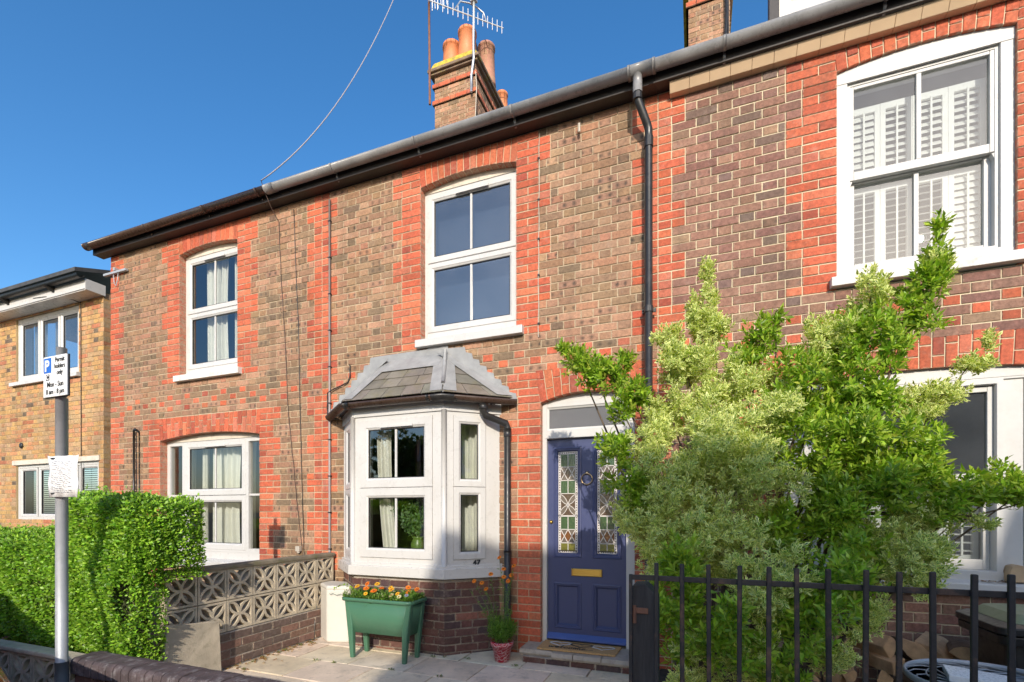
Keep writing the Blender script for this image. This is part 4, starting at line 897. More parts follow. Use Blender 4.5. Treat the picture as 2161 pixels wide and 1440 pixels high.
tag(fence, 'dark brown garden screen panel above the hedge at the left edge', 'fence')

# ------------------------------------------------------------------ ground, road, pavements, paving
def struct(o): return tag(o, kind='structure')
gm = MB().add([(-600, -600, -.30), (600, -600, -.30), (600, 600, -.30), (-600, 600, -.30)], [(0, 1, 2, 3)]); struct(gm.build('ground', M('far_ground', (.09, .085, .06), .95, .3, 2, .3)))
struct(MB().box(-60, 60, -9.2, -3.02, -.32, -.215).build('road', ASPH)); struct(MB().box(-60, 60, -2.90, -2.28, -.32, -.10).build('pavement', PAVE2))
struct(MB().box(-60, 60, -11.2, -9.32, -.32, -.10).build('pavement', PAVE2))
struct(MB().box(-60, 60, -3.02, -2.90, -.32, -.095).build('kerb', CONCR, bevel=.015)); struct(MB().box(-60, 60, -9.32, -9.2, -.32, -.095).build('kerb', CONCR, bevel=.015))
struct(MB().box(-13, -3.93, -2.30, .02, -.32, -.06).build('garden_bed', SOIL)); struct(MB().box(-.30, 6, -2.28, .02, -.32, -.06).build('garden_bed', SOIL))
yard = struct(MB().box(-3.93, -.30, -2.28, .02, -.32, -.07).build('front_yard', JOINTS))
sw, sd = .60, .45; k = 0
for j in range(6):
    y1 = -.02 - j * sd; x = -3.86 - (.3 if j % 2 else 0)
    while x < -.4:
        a, b = max(x, -3.86), min(x + sw, -.34)
        if b - a > .1:
            z = -.05 + U(-.004, .003); mb = MB(); g = .005
            mb.hexa([(a + g, y1 - sd + g, -.12), (b - g, y1 - sd + g, -.12), (b - g, y1 - g, -.12), (a + g, y1 - g, -.12)] + [(a + g, y1 - sd + g, z + U(-.003, .003)), (b - g, y1 - sd + g, z + U(-.003, .003)), (b - g, y1 - g, z + U(-.003, .003)), (a + g, y1 - g, z + U(-.003, .003))])
            c = jcol((1, .985, .95), .1); mb.c = [c] * 8; mb.build('paving_slab', PAVING, yard, bevel=.005)
        x += sw
# door step, mat
stp = root('door_step', 'worn stone door step on a brick riser below the blue door', 'step', (-1.0, -.15, -.05))
n = 4; xs = [-1.54, -1.22, -1.02, -.77, -.46]
for a, b in zip(xs[:-1], xs[1:]): MB().prism([(a + .003, -.30 + (.05 if a < -1.5 else 0), .005), (a + .003, -.315 + (.05 if a < -1.5 else 0), .03), (a + .003, -.30 + (.05 if a < -1.5 else 0), .062), (a + .003, .055, .066), (a + .003, .055, .005)], (b - a - .006, 0, 0)).build('stone_slab', STONE, stp, bevel=.005)
MB().box(-1.50, -.47, -.275, .0, -.09, .004).build('riser', MORTAR_B, stp); Bk = Bricks(); TT = Matrix.Translation((0, -.281, 0)); x = -1.5
while x < -.5: Bk.rect(x + .005, min(x + .22, -.47), -.066, .0, 'dark', TT); x += .225
Bk.build(stp)
mat_ = root('door_mat', 'brown coir welcome mat with three hearts on the step', 'door mat', (-1.0, -.1, .066))
MB().hexa([(-1.37, -.245, .067), (-.66, -.23, .067), (-.645, .052, .067), (-1.375, .052, .067), (-1.37, -.245, .083), (-.66, -.23, .083), (-.645, .052, .083), (-1.375, .052, .083)]).build('mat', COIR, mat_, bevel=.004)
def ribbon(mb, pts, w, z):
    for p, q in zip(pts[:-1], pts[1:]):
        d = Vector((q[0] - p[0], q[1] - p[1], 0));
        if d.length < 1e-5: continue
        n = Vector((-d.y, d.x, 0)).normalized() * w; e = d.normalized() * w * .5; P, Q = Vector((*p, z)) - e, Vector((*q, z)) + e
        mb.prism([P - n, Q - n, Q + n, P + n], (0, 0, .0016))
def heart(cx, cy, s):
    return [(cx + s * .062 * 16 * math.sin(t) ** 3 / 16 * 1.25, cy + s * .05 * (13 * math.cos(t) - 5 * math.cos(2 * t) - 2 * math.cos(3 * t) - math.cos(4 * t)) / 16) for t in [6.2832 * i / 26 for i in range(27)]]
mb = MB(); ribbon(mb, heart(-1.20, -.04, 1.3), .010, .0832); ribbon(mb, heart(-.80, -.05, 1.3), .010, .0832); mb.build('white_heart', WHITE, mat_)
mb = MB(); ribbon(mb, heart(-1.0, -.045, 1.3), .010, .0834); mb.build('black_heart', INK, mat_)
LT = {'w': [(0, .5), (.12, 0), (.28, .4), (.42, 0), (.6, .5), (.7, .45)], 'e': [(0, .22), (.3, .32), (.32, .48), (.15, .5), (.03, .25), (.12, .02), (.35, .05), (.5, .2)], 'l': [(0, .2), (.25, .7), (.22, .95), (.1, .85), (.08, .2), (.2, 0), (.35, .1)],
      'c': [(.4, .42), (.25, .5), (.05, .25), (.15, .02), (.35, .03), (.5, .15)], 'o': [(.3, .5), (.08, .4), (.05, .1), (.25, 0), (.4, .2), (.3, .48), (.55, .45)], 'm': [(0, 0), (.05, .5), (.06, .3), (.2, .5), (.25, 0), (.27, .3), (.42, .5), (.47, 0), (.5, .3), (.65, .48), (.7, 0), (.82, .1)]}
mb = MB(); x = -1.28
for ch_ in 'welcome':
    pts = LT[ch_]; ribbon(mb, [(x + a * .085, -.185 + b * .095) for a, b in pts], .0055, .0832); x += (max(p[0] for p in pts) + .02) * .085 * 1.02
ribbon(mb, [(x, -.175), (x + .06, -.165)], .003, .0832)
mb.build('lettering', INK, mat_)

wd_ = root('paving_weeds', 'small weeds and moss growing in the paving joints', 'weeds', (-2.5, -.8, -.05)); wd_['kind'] = 'stuff'
WEED = []
for i in range(18):
    r_ = random.random()
    if r_ < .45: WEED.append((U(-3.8, -1.6), random.choice((-.47, -.92, -1.37)) + U(-.01, .01), -.05))
    elif r_ < .7: WEED.append((U(-3.84, -3.78), U(-1.7, -.4), -.05))
    else: WEED.append((U(-3.3, -1.5), -.42 + U(-.03, .03) if random.random() < .5 else -.95, -.05))

# ------------------------------------------------------------------ boundary walls
def breeze_mesh():
    mb = MB(); a = .145; i = .122; d = .036
    mb.ring(-a + .004, a - .004, -a + .004, a - .004, [(0, d), (0, -d), (a - i - .004, -d), (a - i - .004, d), (0, d)])
    for sx in (-1, 1):
        for sz in (-1, 1):
            for cx, cz in ((sx * i, 0), (0, sz * i)):
                vs = []; n = 7
                for k in range(n + 1):
                    t = k / n * math.pi / 2
                    if cz == 0: u = (-sx * math.sin(t), sz * math.cos(t))
                    else: u = (sx * math.cos(t), -sz * math.sin(t))
                    for r in (i - .011, i + .011):
                        for y in (-d + .004, d - .004): vs.append((cx + u[0] * r, y, cz + u[1] * r))
                mb.add(vs, [f for k in range(n) for f in ((4 * k, 4 * k + 4, 4 * k + 6, 4 * k + 2), (4 * k + 1, 4 * k + 3, 4 * k + 7, 4 * k + 5), (4 * k, 4 * k + 1, 4 * k + 5, 4 * k + 4), (4 * k + 2, 4 * k + 6, 4 * k + 7, 4 * k + 3))])
    me = bpy.data.meshes.new('pierced_block'); me.from_pydata(mb.v, [], mb.f); me.materials.append(CONCR); return me
BRZ = breeze_mesh()
sw_ = root('screen_wall', 'pierced concrete block wall on brick courses between the two front yards', 'garden wall', (-3.9, -1.1, -.05))
for j in range(7):
    for r in range(2):
        y = -.145 - .268 * j - .03
        obj_from(BRZ, 'pierced_block', sw_, (-3.915, y, .265 + .14 + .279 * r), (.925, 1, .96), (0, 0, R(90)))
MB().box(-3.975, -3.86, -1.92, -.03, .818, .862).build('coping', COPE, sw_, bevel=.012)
mb = MB().box(-3.97, -3.872, -1.92, -.02, -.3, .262).build('base_wall', MORTAR_B, sw_); B = Bricks(); T = frame_T((-3.866, -1.92), (-3.866, 0))
for k in range(4): fill(B, 0, 1.9, -.042 + k * .0756, k % 2, 'side', T, None, True, True, 'S')
B.build(mb)
slab = MB().hexa([(-3.84, -1.97, -.06), (-3.80, -1.49, -.06), (-3.845, -1.49, -.06), (-3.89, -1.97, -.06), (-3.80, -1.95, .45), (-3.79, -1.52, .40), (-3.835, -1.52, .40), (-3.85, -1.95, .45)]).build('concrete_slab', CONCR, bevel=.006)
tag(slab, 'rough grey concrete slab leaning against the pierced block wall', 'slab')
fw = root('front_block_wall', 'low pierced concrete block wall under the hedge beside the pavement', 'garden wall', (-5.5, -2.4, -.1))
for j in range(12): obj_from(BRZ, 'pierced_block', fw, (-3.95 - .29 * j - .13, -2.40, .145), (.995, .95, .98))
MB().box(-7.6, -3.93, -2.455, -2.345, .289, .325).build('coping', CONCR, fw, bevel=.01); MB().box(-7.6, -3.93, -2.455, -2.345, -.3, .0).build('base_wall', CONCR, fw)
bw = root('front_brick_wall', 'low dark brick wall with rounded brick coping in the foreground', 'garden wall', (-2.6, -2.4, -.1))
mb = MB().box(-3.92, -1.25, -2.47, -2.33, -.3, .245).build('wall', MORTAR_B, bw); B = Bricks(); T = Matrix.Translation((0, -2.476, 0))
for k in range(5): fill(B, -3.92, -1.25, -.13 + k * G, k % 2, 'dark', T)
B.build(mb)
cm = []
CBM = M('coping_brick', (.085, .062, .062), .75, .3, 9, .6, 60, dirt=(.35, .33, .33), dscale=14, damt=.55)
for v in range(4):
    m_ = MB(); w = .034; pr = [(-.105, -.05), (-.105, .02), (-.098, .042), (-.08, .055 + U(-.003, .003)), (-.03, .060 + U(-.003, .003)), (.03, .060), (.08, .055), (.098, .042), (.105, .02), (.105, -.05)]
    m_.prism([(-w, p, q) for p, q in pr], (2 * w, 0, 0)); me = bpy.data.meshes.new('coping_brick'); me.from_pydata(m_.v, [], m_.f); me.materials.append(CBM); cm.append(me)
for i in range(35): 
    o = obj_from(random.choice(cm), 'coping_brick', bw, (-3.885 + .0755 * i, -2.40, .292 + U(-.004, .004)), None, (U(-.02, .02), U(-.02, .02), U(-.03, .03)))
    b = o.modifiers.new('bevel', 'BEVEL'); b.width = .006; b.segments = 2
MB().box(-3.92, -1.25, -2.49, -2.31, .245, .262).build('coping_bed', MORTAR_B, bw)

# ------------------------------------------------------------------ leaves
def leaf_mesh(name, P, D, N, L, Wd, col, mats, fold=.25, mi=None):
    n = len(P); D = D / np.linalg.norm(D, axis=1, keepdims=True); Sd = np.cross(D, N); Sd /= np.linalg.norm(Sd, axis=1, keepdims=True) + 1e-9; Nn = np.cross(Sd, D)
    L = L[:, None]; Wd = Wd[:, None]; V = np.empty((n, 5, 3))
    V[:, 0] = P; V[:, 1] = P + D * L * .55 - Sd * Wd + Nn * Wd * fold; V[:, 2] = P + D * L * .5; V[:, 3] = P + D * L * .55 + Sd * Wd + Nn * Wd * fold; V[:, 4] = P + D * L - Nn * L * .12
    b = np.arange(n)[:, None] * 5; F = np.concatenate([b + np.array([[0, 3, 2]]), b + np.array([[0, 2, 1]]), b + np.array([[2, 3, 4]]), b + np.array([[2, 4, 1]])], 0)
    C = np.repeat(np.concatenate([col, np.ones((n, 1))], 1)[:, None], 5, 1).reshape(-1, 4); E_ = np.tile(np.array([.62, 1, 0, 1, .9]), n)
    return mesh_np(name, V.reshape(-1, 3), F, mats, {'col': (C, 'FLOAT_COLOR'), 'edge': (E_, 'FLOAT')})
def unit(n): v = rng.normal(size=(n, 3)); return v / np.linalg.norm(v, axis=1, keepdims=True)
def colours(n, base, var=.25, pick=None):
    base = np.array(base); k = rng.integers(0, len(base), n); c = base[k] * rng.uniform(1 - var, 1 + var, (n, 1)); return c * rng.uniform(.92, 1.08, (n, 3))
def rosettes(tips, axes, per, L0, L1, wr, cols, spread=(.35, 1.25), stem=.05):
    n = len(tips); P = []; D = []; N = []
    a = axes / np.linalg.norm(axes, axis=1, keepdims=True); t = np.cross(a, unit(n)); t /= np.linalg.norm(t, axis=1, keepdims=True); b = np.cross(a, t)
    for k in range(per):
        ph = k * 2.4 + rng.uniform(-.4, .4, n); f = k / per; el = (spread[0] + (spread[1] - spread[0]) * f + rng.uniform(-.15, .15, n))[:, None]
        r = t * np.cos(ph)[:, None] + b * np.sin(ph)[:, None]
        P.append(tips - a * (stem * f) + r * .002); D.append(a * np.cos(el) + r * np.sin(el)); N.append(a * np.sin(el) - r * np.cos(el))
    P, D, N = np.concatenate(P), np.concatenate(D), np.concatenate(N); m = len(P)
    L = rng.uniform(L0, L1, m); return P, D, N, L, L * wr * rng.uniform(.85, 1.15, m), colours(m, cols)
def blob_tips(blobs, dens, lo=.62):
    T = []; A = []
    for (x, y, z, rx, ry, rz) in blobs:
        n = int(dens * (rx * ry + ry * rz + rx * rz) * 4.2); d = unit(n); r = rng.uniform(lo ** 3, 1.12, n) ** (1 / 3) * (1 + .16 * np.sin(d[:, 0] * 7 + x * 9) * np.cos(d[:, 2] * 6 + z * 7))
        T.append(np.array([x, y, z]) + d * r[:, None] * np.array([rx, ry, rz])); A.append(d * .7 + np.array([0, -.12, .55]) + rng.normal(size=(n, 3)) * .3)
    return np.concatenate(T), np.concatenate(A)
def leaf_obj(name, parent, mats, args):
    P, D, N, L, Wd, C = args; off = np.array(OFF[parent.name]); me = leaf_mesh(name, P - off, D, N, L, Wd, C, mats); return link(bpy.data.objects.new(name, me), parent)
LEAF = leaf_material('leaf', None, trans=.32); LEAF_V = leaf_material('leaf_variegated', (.84, .84, .34), .42, .62, .28); PETAL = leaf_material('petal', None, trans=.35, rough=.7)
GREEN = [(.29, .44, .03), (.23, .38, .026), (.38, .52, .05), (.15, .26, .022), (.37, .45, .06)]; HEDGE = [(.23, .41, .03), (.18, .35, .024), (.30, .48, .045), (.12, .25, .02)]
VARI = [(.25, .37, .07), (.20, .31, .065), (.32, .43, .085), (.15, .23, .055)]

wt_ = np.repeat(np.array(WEED), 3, 0) + rng.normal(size=(len(WEED) * 3, 3)) * np.array([.02, .01, .003]); wt_[:, 2] = -.045
leaf_obj('weed_leaves', wd_, [LEAF], rosettes(wt_, rng.normal(size=wt_.shape) * .3 + np.array([0, 0, 1.]), 7, .010, .026, .22, [(.10, .17, .03), (.16, .2, .04), (.2, .17, .06)], (.5, 1.4), .01))['kind'] = 'stuff'

# privet hedge
hg = root('privet_hedge', 'clipped bright green privet hedge behind the parking sign', 'hedge', (-4.6, -1.75, -.05))
def hedge_leaves(boxes, dens):
    P = []; D = []
    for x0, x1, y0, y1, z0, z1, faces in boxes:
        for f in faces:
            ar = {'f': (x1 - x0) * (z1 - z0), 'r': (y1 - y0) * (z1 - z0), 't': (x1 - x0) * (y1 - y0), 'l': (y1 - y0) * (z1 - z0)}[f]; n = int(ar * dens)
            u, v = rng.uniform(0, 1, n), rng.uniform(0, 1, n); dp = rng.exponential(.035, n) - .02
            if f == 'f': p = np.stack([x0 + u * (x1 - x0), y0 + dp, z0 + v * (z1 - z0)], 1); d = np.array([0, -1, .25])
            elif f == 'r': p = np.stack([x1 - dp, y0 + u * (y1 - y0), z0 + v * (z1 - z0)], 1); d = np.array([1, 0, .25])
            elif f == 'l': p = np.stack([x0 + dp, y0 + u * (y1 - y0), z0 + v * (z1 - z0)], 1); d = np.array([-1, 0, .25])
            else: p = np.stack([x0 + u * (x1 - x0), y0 + v * (y1 - y0), z1 - dp], 1); d = np.array([0, 0, 1.])
            w = .03 * np.sin(p[:, 0] * 5.1 + p[:, 2] * 3) + .025 * np.sin(p[:, 2] * 9 + p[:, 0] * 11) + .02 * np.sin(p[:, 1] * 13 + p[:, 2] * 7)
            p += np.outer(w, d); rd = np.clip((z0 + .12 - p[:, 2]) / .12, 0, 1) * .1
            if f == 'f': p[:, 1] += rd
            cr = .1; P.append(p); D.append(d + rng.normal(size=(n, 3)) * .62 + np.array([0, 0, .15]))
    P = np.concatenate(P); D = np.concatenate(D); g_ = np.sin(P[:, 0] * 7.3 + 1) * np.sin(P[:, 2] * 8.9 + P[:, 1] * 5) + .5 * np.sin(P[:, 0] * 17 + P[:, 2] * 13); kp = rng.uniform(0, 1, len(P)) < np.clip(1.15 + g_ * .55, .25, 1); P, D = P[kp], D[kp]; n = len(P); L = rng.uniform(.016, .036, n); return P, D, unit(n) * .8 + np.array([.25, -.9, .75]), L, L * rng.uniform(.24, .32, n), colours(n, HEDGE, .42)
bx = [(-7.6, -4.50, -2.25, -1.55, .22, 1.10, 'ft'), (-4.62, -3.80, -2.25, -1.98, .20, .95, 'fr'), (-4.60, -3.74, -2.25, -1.70, .80, 1.40, 'frt'), (-4.60, -4.4, -2.25, -1.62, 1.0, 1.40, 'l'), (-4.2, -3.68, -2.18, -1.75, .92, 1.40, 'fr')]
leaf_obj('foliage', hg, [LEAF], hedge_leaves(bx, 13500))
P_, D_, N_, L_, W_, C_ = hedge_leaves([(-4.58, -3.74, -2.2, -1.7, 1.38, 1.41, 't'), (-7.6, -4.65, -2.3, -1.6, 1.07, 1.11, 't')], 500); D_[:] = rng.normal(size=D_.shape) * .4 + np.array([0, 0, 1]); P_[:, 2] += rng.uniform(0, .05, len(P_)); leaf_obj('foliage', hg, [LEAF], (P_, D_, N_, L_, W_, C_))
MB().box(-7.5, -4.5, -2.13, -1.65, .25, 1.0).box(-4.5, -3.92, -2.13, -2.04, .25, .9).box(-4.5, -3.88, -2.12, -1.82, .92, 1.29).build('blocking_core', M('hedge_inner', (.045, .055, .018), .95, .4, 20, .9), hg)  # solid twig-coloured core added to stop light passing through the hedge
for i in range(70):
    x = U(-6.5, -3.8); z = U(.25, 1.3 if x > -4.6 else 1.0); q = Vector((x, -2.16 + U(-.02, .03), z)); MB().tube([q, q + Vector((U(-.08, .08), U(-.07, -.02), U(.05, .13))), q + Vector((U(-.12, .12), U(-.10, -.03), U(.12, .24)))], [.004, .003, .0015], 5).build('twig', BARK, hg)
for i in range(9): x = U(-7.2, -4.0); MB().tube([(x, -1.9, -.06), (x + U(-.05, .05), -1.9, .2), (x + U(-.1, .1), -1.9 + U(-.1, .1), .6)], [.018, .015, .009], 6).build('stem', BARK, hg)

# tall mixed shrub in front of the right house
sh = root('evergreen_shrub', 'tall unruly shrub of variegated and plain green shoots behind the railings', 'shrub', (.35, -1.0, -.05))
# clumps as centre (x, y, z) and half-axes, metres
VB = [(0.065, -0.95, 2.912, 0.041, 0.046, 0.092), (0.03, -0.95, 2.694, 0.108, 0.121, 0.162), (0.089, -0.95, 2.573, 0.128, 0.115, 0.128), (-0.09, -1, 2.404, 0.199, 0.179, 0.199), (-0.059, -1.05, 2.211, 0.236, 0.212, 0.236), (0.171, -1.05, 2.127, 0.215, 0.193, 0.215), (-0.171, -1.2, 2.001, 0.183, 0.165, 0.183), (0.396, -1, 2.088, 0.212, 0.191, 0.212), (0.262, -1.3, 1.835, 0.28, 0.252, 0.28), (-0.053, -1.4, 1.725, 0.282, 0.254, 0.282), (-0.185, -1.45, 1.443, 0.268, 0.242, 0.268), (0.077, -1.4, 1.413, 0.361, 0.325, 0.361), (0.302, -1.4, 1.519, 0.243, 0.219, 0.243), (-0.262, -1.5, 1.218, 0.196, 0.177, 0.196), (-0.051, -1.5, 1.139, 0.273, 0.246, 0.273), (0.225, -1.45, 1.196, 0.241, 0.217, 0.241), (0.38, -1.7, 1.055, 0.201, 0.151, 0.117), (0.289, -1.75, 0.897, 0.119, 0.107, 0.119), (0.022, -1.85, 0.579, 0.179, 0.161, 0.179), (0.262, -1.8, 0.58, 0.141, 0.127, 0.141), (0.82, -0.95, 2.473, 0.176, 0.158, 0.176), (0.734, -1, 2.321, 0.131, 0.118, 0.131), (0.991, -0.95, 2.65, 0.103, 0.116, 0.155), (1.217, -0.9, 1.982, 0.211, 0.158, 0.105), (1.372, -0.85, 2.037, 0.184, 0.127, 0.085), (1.526, -0.8, 2.218, 0.099, 0.081, 0.063), (1.613, -0.8, 2.347, 0.027, 0.035, 0.055), (1.061, -1.1, 1.1, 0.271, 0.244, 0.271), (1.231, -1.05, 1.182, 0.188, 0.17, 0.188), (1.358, -1, 1.263, 0.158, 0.109, 0.073), (0.942, -1.2, 0.905, 0.226, 0.203, 0.226), (0.783, -1.3, 0.78, 0.157, 0.142, 0.157), (0.693, -1.4, 0.562, 0.115, 0.104, 0.115), (1.301, -0.95, 2.765, 0.057, 0.065, 0.115)]
GB = [(-0.886, -1, 2.533, 0.049, 0.044, 0.049), (-0.825, -1, 2.446, 0.104, 0.094, 0.104), (-0.693, -1.05, 2.358, 0.128, 0.115, 0.128), (-0.551, -1.1, 2.28, 0.138, 0.124, 0.138), (-0.438, -1.1, 2.366, 0.036, 0.047, 0.078), (-0.395, -1.2, 2.112, 0.119, 0.107, 0.119), (-0.472, -1.2, 2.024, 0.079, 0.071, 0.079), (-0.472, -1.4, 1.716, 0.113, 0.102, 0.113), (-0.378, -1.45, 1.561, 0.15, 0.135, 0.15), (-0.322, -1.45, 1.387, 0.144, 0.129, 0.144), (0.477, -1, 2.568, 0.087, 0.049, 0.032), (0.383, -1, 2.469, 0.109, 0.098, 0.109), (0.3, -1, 2.342, 0.123, 0.11, 0.123), (1.323, -0.95, 2.981, 0.031, 0.035, 0.069), (1.308, -0.95, 2.833, 0.065, 0.065, 0.1), (1.216, -1, 2.647, 0.115, 0.104, 0.115), (1.149, -1, 2.52, 0.161, 0.144, 0.161), (1, -1, 2.402, 0.203, 0.183, 0.203), (0.905, -1, 2.215, 0.243, 0.218, 0.243), (0.633, -1, 2.067, 0.251, 0.226, 0.251), (0.773, -1.05, 1.987, 0.257, 0.231, 0.257), (0.986, -1.05, 1.83, 0.236, 0.213, 0.236), (0.606, -1.15, 1.753, 0.31, 0.279, 0.31), (0.82, -1.15, 1.632, 0.329, 0.297, 0.329), (1.039, -1.1, 1.574, 0.271, 0.244, 0.271), (1.231, -1.05, 1.599, 0.188, 0.17, 0.188), (1.274, -1.05, 1.437, 0.187, 0.169, 0.187), (1.463, -1, 1.476, 0.19, 0.132, 0.117), (1.619, -0.95, 1.489, 0.111, 0.1, 0.111), (1.679, -0.95, 1.435, 0.079, 0.071, 0.079), (0.587, -1.25, 1.385, 0.301, 0.271, 0.301), (0.853, -1.2, 1.303, 0.296, 0.266, 0.296), (0.452, -1.35, 1.222, 0.188, 0.17, 0.188), (0.678, -1.6, 1.044, 0.202, 0.182, 0.202), (0.523, -1.6, 0.891, 0.146, 0.132, 0.146), (-0.059, -1.75, 1.042, 0.11, 0.124, 0.152), (-0.116, -1.8, 0.834, 0.149, 0.134, 0.149), (0.066, -1.85, 0.809, 0.201, 0.181, 0.201), (0.216, -1.85, 0.728, 0.162, 0.146, 0.162), (0.455, -1.75, 0.749, 0.209, 0.188, 0.209), (0.366, -1.8, 0.591, 0.138, 0.125, 0.138), (-0.093, -1.8, 0.614, 0.099, 0.089, 0.099)]
def clumps(bl, n, f):
    o = []
    for (x, y, z, rx, ry, rz) in bl:
        k = n if rx > .08 else 3
        for i in range(k):
            d = Vector(unit(1)[0]); r = U(.45, .95); q = f * U(.75, 1.2) if rx > .08 else .8
            o.append((x + d.x * rx * r, y + d.y * ry * r, z + d.z * rz * r, rx * q, ry * q, rz * q))
    return o
tv, av = blob_tips(clumps(VB, 10, .42) + [b for b in VB if b[3] < .14], 330, .3); tg, ag = blob_tips(clumps(GB, 8, .40) + [b for b in GB if b[3] < .15], 230, .25)
leaf_obj('variegated_foliage', sh, [LEAF_V], rosettes(tv, av, 11, .018, .044, .20, VARI)); leaf_obj('green_foliage', sh, [LEAF], rosettes(tg, ag, 10, .024, .062, .17, GREEN))
base = Vector((.25, -1.05, -.06))
for bl in sorted(VB + GB, key=lambda b: -b[3])[:70]:
    c = Vector(bl[:3]); m = base.lerp(c, .45) + Vector((U(-.12, .12), U(-.1, .1), U(-.15, .1))); s0 = base + Vector((U(-.3, .5), U(-.15, .15), 0))
    MB().tube([s0, s0.lerp(m, .5) + Vector((U(-.04, .04), U(-.04, .04), .05)), m, m.lerp(c, .6) + Vector((0, 0, .04)), c], [.02, .015, .011, .007, .003], 6).build('stem', BARK, sh, smooth=True)
MB().tube([(0.856, -1.1, 1.316), (1.21, -1.05, 1.325), (1.442, -1, 1.303), (1.579, -0.97, 1.343), (1.699, -0.95, 1.382)], [.012, .009, .007, .005, .003], 6).build('stem', BARK, sh, smooth=True)
pl_ = MB().hexa([(-.335, -.98, -.06), (-.29, -.98, -.06), (-.29, -.94, -.06), (-.335, -.94, -.06), (-.36, -.62, .98), (-.30, -.62, .98), (-.30, -.58, .98), (-.36, -.58, .98)]).build('timber_board', WOODG, bevel=.004)
tag(pl_, 'weathered grey timber leaning beside the blue door frame', 'timber')

# ------------------------------------------------------------------ parking sign and notice
sg = root('parking_sign', 'white permit holders parking sign on a grey post by the hedge', 'sign', (-3.914, -2.55, -.1))
MB().tube([(-3.914, -2.55, -.25), (-3.914, -2.55, 2.08)], .033, 20).build('post', GALV, sg, smooth=True)
MB().tube([(-3.914, -2.55, .02), (-3.914, -2.55, .34)], .036, 20).build('post_sleeve', M('post_base', (.16, .18, .2), .5, .15, 6, .05), sg, smooth=True)
MB().tube([(-3.914, -2.55, 2.09), (-3.914, -2.55, 2.41)], .028, 14).build('post_top', GALV, sg, smooth=True)
plate = MB().box(-4.003, -3.752, -2.606, -2.594, 2.075, 2.340).build('plate', [WHITE], sg, bevel=.004)
MB().box(-4.005, -3.750, -2.594, -2.586, 2.073, 2.342).build('plate_edge', INK, sg)
yf = -2.6068
MB().box(-3.992, -3.912, yf - .0006, yf + .001, 2.232, 2.329).build('blue_panel', BLUE, plate)
text('P', .098, (-3.982, yf - .0012, 2.246), WHITE, 'lettering', plate, bold=.003)
for s_, z, sz in (('Permit', 2.297, .042), ('holders', 2.256, .042), ('only', 2.215, .042)): text(s_, sz, (-3.820, yf - .0005, z), INK, 'lettering', plate, align='CENTER', sx=.9, bold=.0006)
MB().box(-3.970, -3.933, yf - .0006, yf + .001, 2.184, 2.223).build('zone_panel', INK, plate); text('C', .042, (-3.9515, yf - .0012, 2.189), WHITE, 'lettering', plate, align='CENTER', bold=.0008)
text('Mon - Sun', .047, (-3.869, yf - .0005, 2.140), INK, 'lettering', plate, align='CENTER', sx=.92, bold=.0006); text('8 am - 8 pm', .044, (-3.869, yf - .0005, 2.093), INK, 'lettering', plate, align='CENTER', sx=.92, bold=.0006)
nt_ = root('paper_notice', 'white paper notice in a sleeve tied round the grey sign post', 'notice', (-4.0, -2.6, 1.4))
mb = MB(); vs = []; n = 16
cy = lambda x: -2.597 + .6 * (x + 3.914) ** 2
for i in range(n + 1):
    x = -3.965 + .262 * i / n
    for z in (1.425, 1.51, 1.60, 1.69): vs.append((x, cy(x) + .006 * math.sin(z * 40 + i), z + (.006 if i in (0, n) else 0) * (1 if z > 1.5 else -1)))
mb.add(vs, [(4 * i + j, 4 * i + 4 + j, 4 * i + 5 + j, 4 * i + 1 + j) for i in range(n) for j in range(3)]); o = mb.build('sheet', PAPER, nt_, smooth=True)
m_ = o.modifiers.new('solid', 'SOLIDIFY'); m_.thickness = .0015
mb = MB()
for r in range(17):
    z = 1.655 - r * .0125; x = -3.93
    while x < -3.75:
        w = U(.01, .045)
        if random.random() < .8: mb.box(x, min(x + w, -3.74), cy(x + w / 2) - .0105, cy(x + w / 2) - .0085, z, z + .0026)
        x += w + .006
mb.build('printed_lines', INKG, nt_)
MB().tube([(-3.914 + .047 * math.cos(t), -2.552 + .051 * math.sin(t), 1.676) for t in [6.2832 * i / 24 for i in range(25)]], .004, 5).build('cable_tie', INK, nt_); MB().tube([(-3.914 + .047 * math.cos(t), -2.552 + .051 * math.sin(t), 1.447) for t in [6.2832 * i / 24 for i in range(25)]], .004, 5).build('cable_tie', INK, nt_)

# ------------------------------------------------------------------ planter, pot, meter box
pt = root('planter_trough', 'green plastic planter trough on four legs full of orange and yellow flowers', 'planter', (-2.77, -.6, -.05))
def rrect(x0, x1, y0, y1, r, z, n=5):
    o = []
    for cx, cy_, a in ((x1 - r, y1 - r, 0), (x0 + r, y1 - r, 90), (x0 + r, y0 + r, 180), (x1 - r, y0 + r, 270)):
        for i in range(n + 1): t = R(a + 90 * i / n); o.append((cx + r * math.cos(t), cy_ + r * math.sin(t), z))
    return o
def loft(mb, loops, cap=True):
    n = len(loops[0]); vs = [p for l in loops for p in l]; fs = [(i * n + k, i * n + (k + 1) % n, (i + 1) * n + (k + 1) % n, (i + 1) * n + k) for i in range(len(loops) - 1) for k in range(n)]
    if cap: fs += [tuple(range(n))[::-1], tuple(range(len(vs) - n, len(vs)))]
    return mb.add(vs, fs)
px0, px1, py0, py1 = -3.17, -2.38, -.77, -.45
loft(MB(), [rrect(px0 + .075, px1 - .075, py0 + .04, py1 - .04, .05, .19), rrect(px0 + .02, px1 - .02, py0 + .015, py1 - .015, .06, .49), rrect(px0 + .03, px1 - .03, py0 + .025, py1 - .025, .06, .49), rrect(px0 + .04, px1 - .04, py0 + .035, py1 - .035, .05, .44)]).build('trough', PLANT_G, pt, smooth=True)
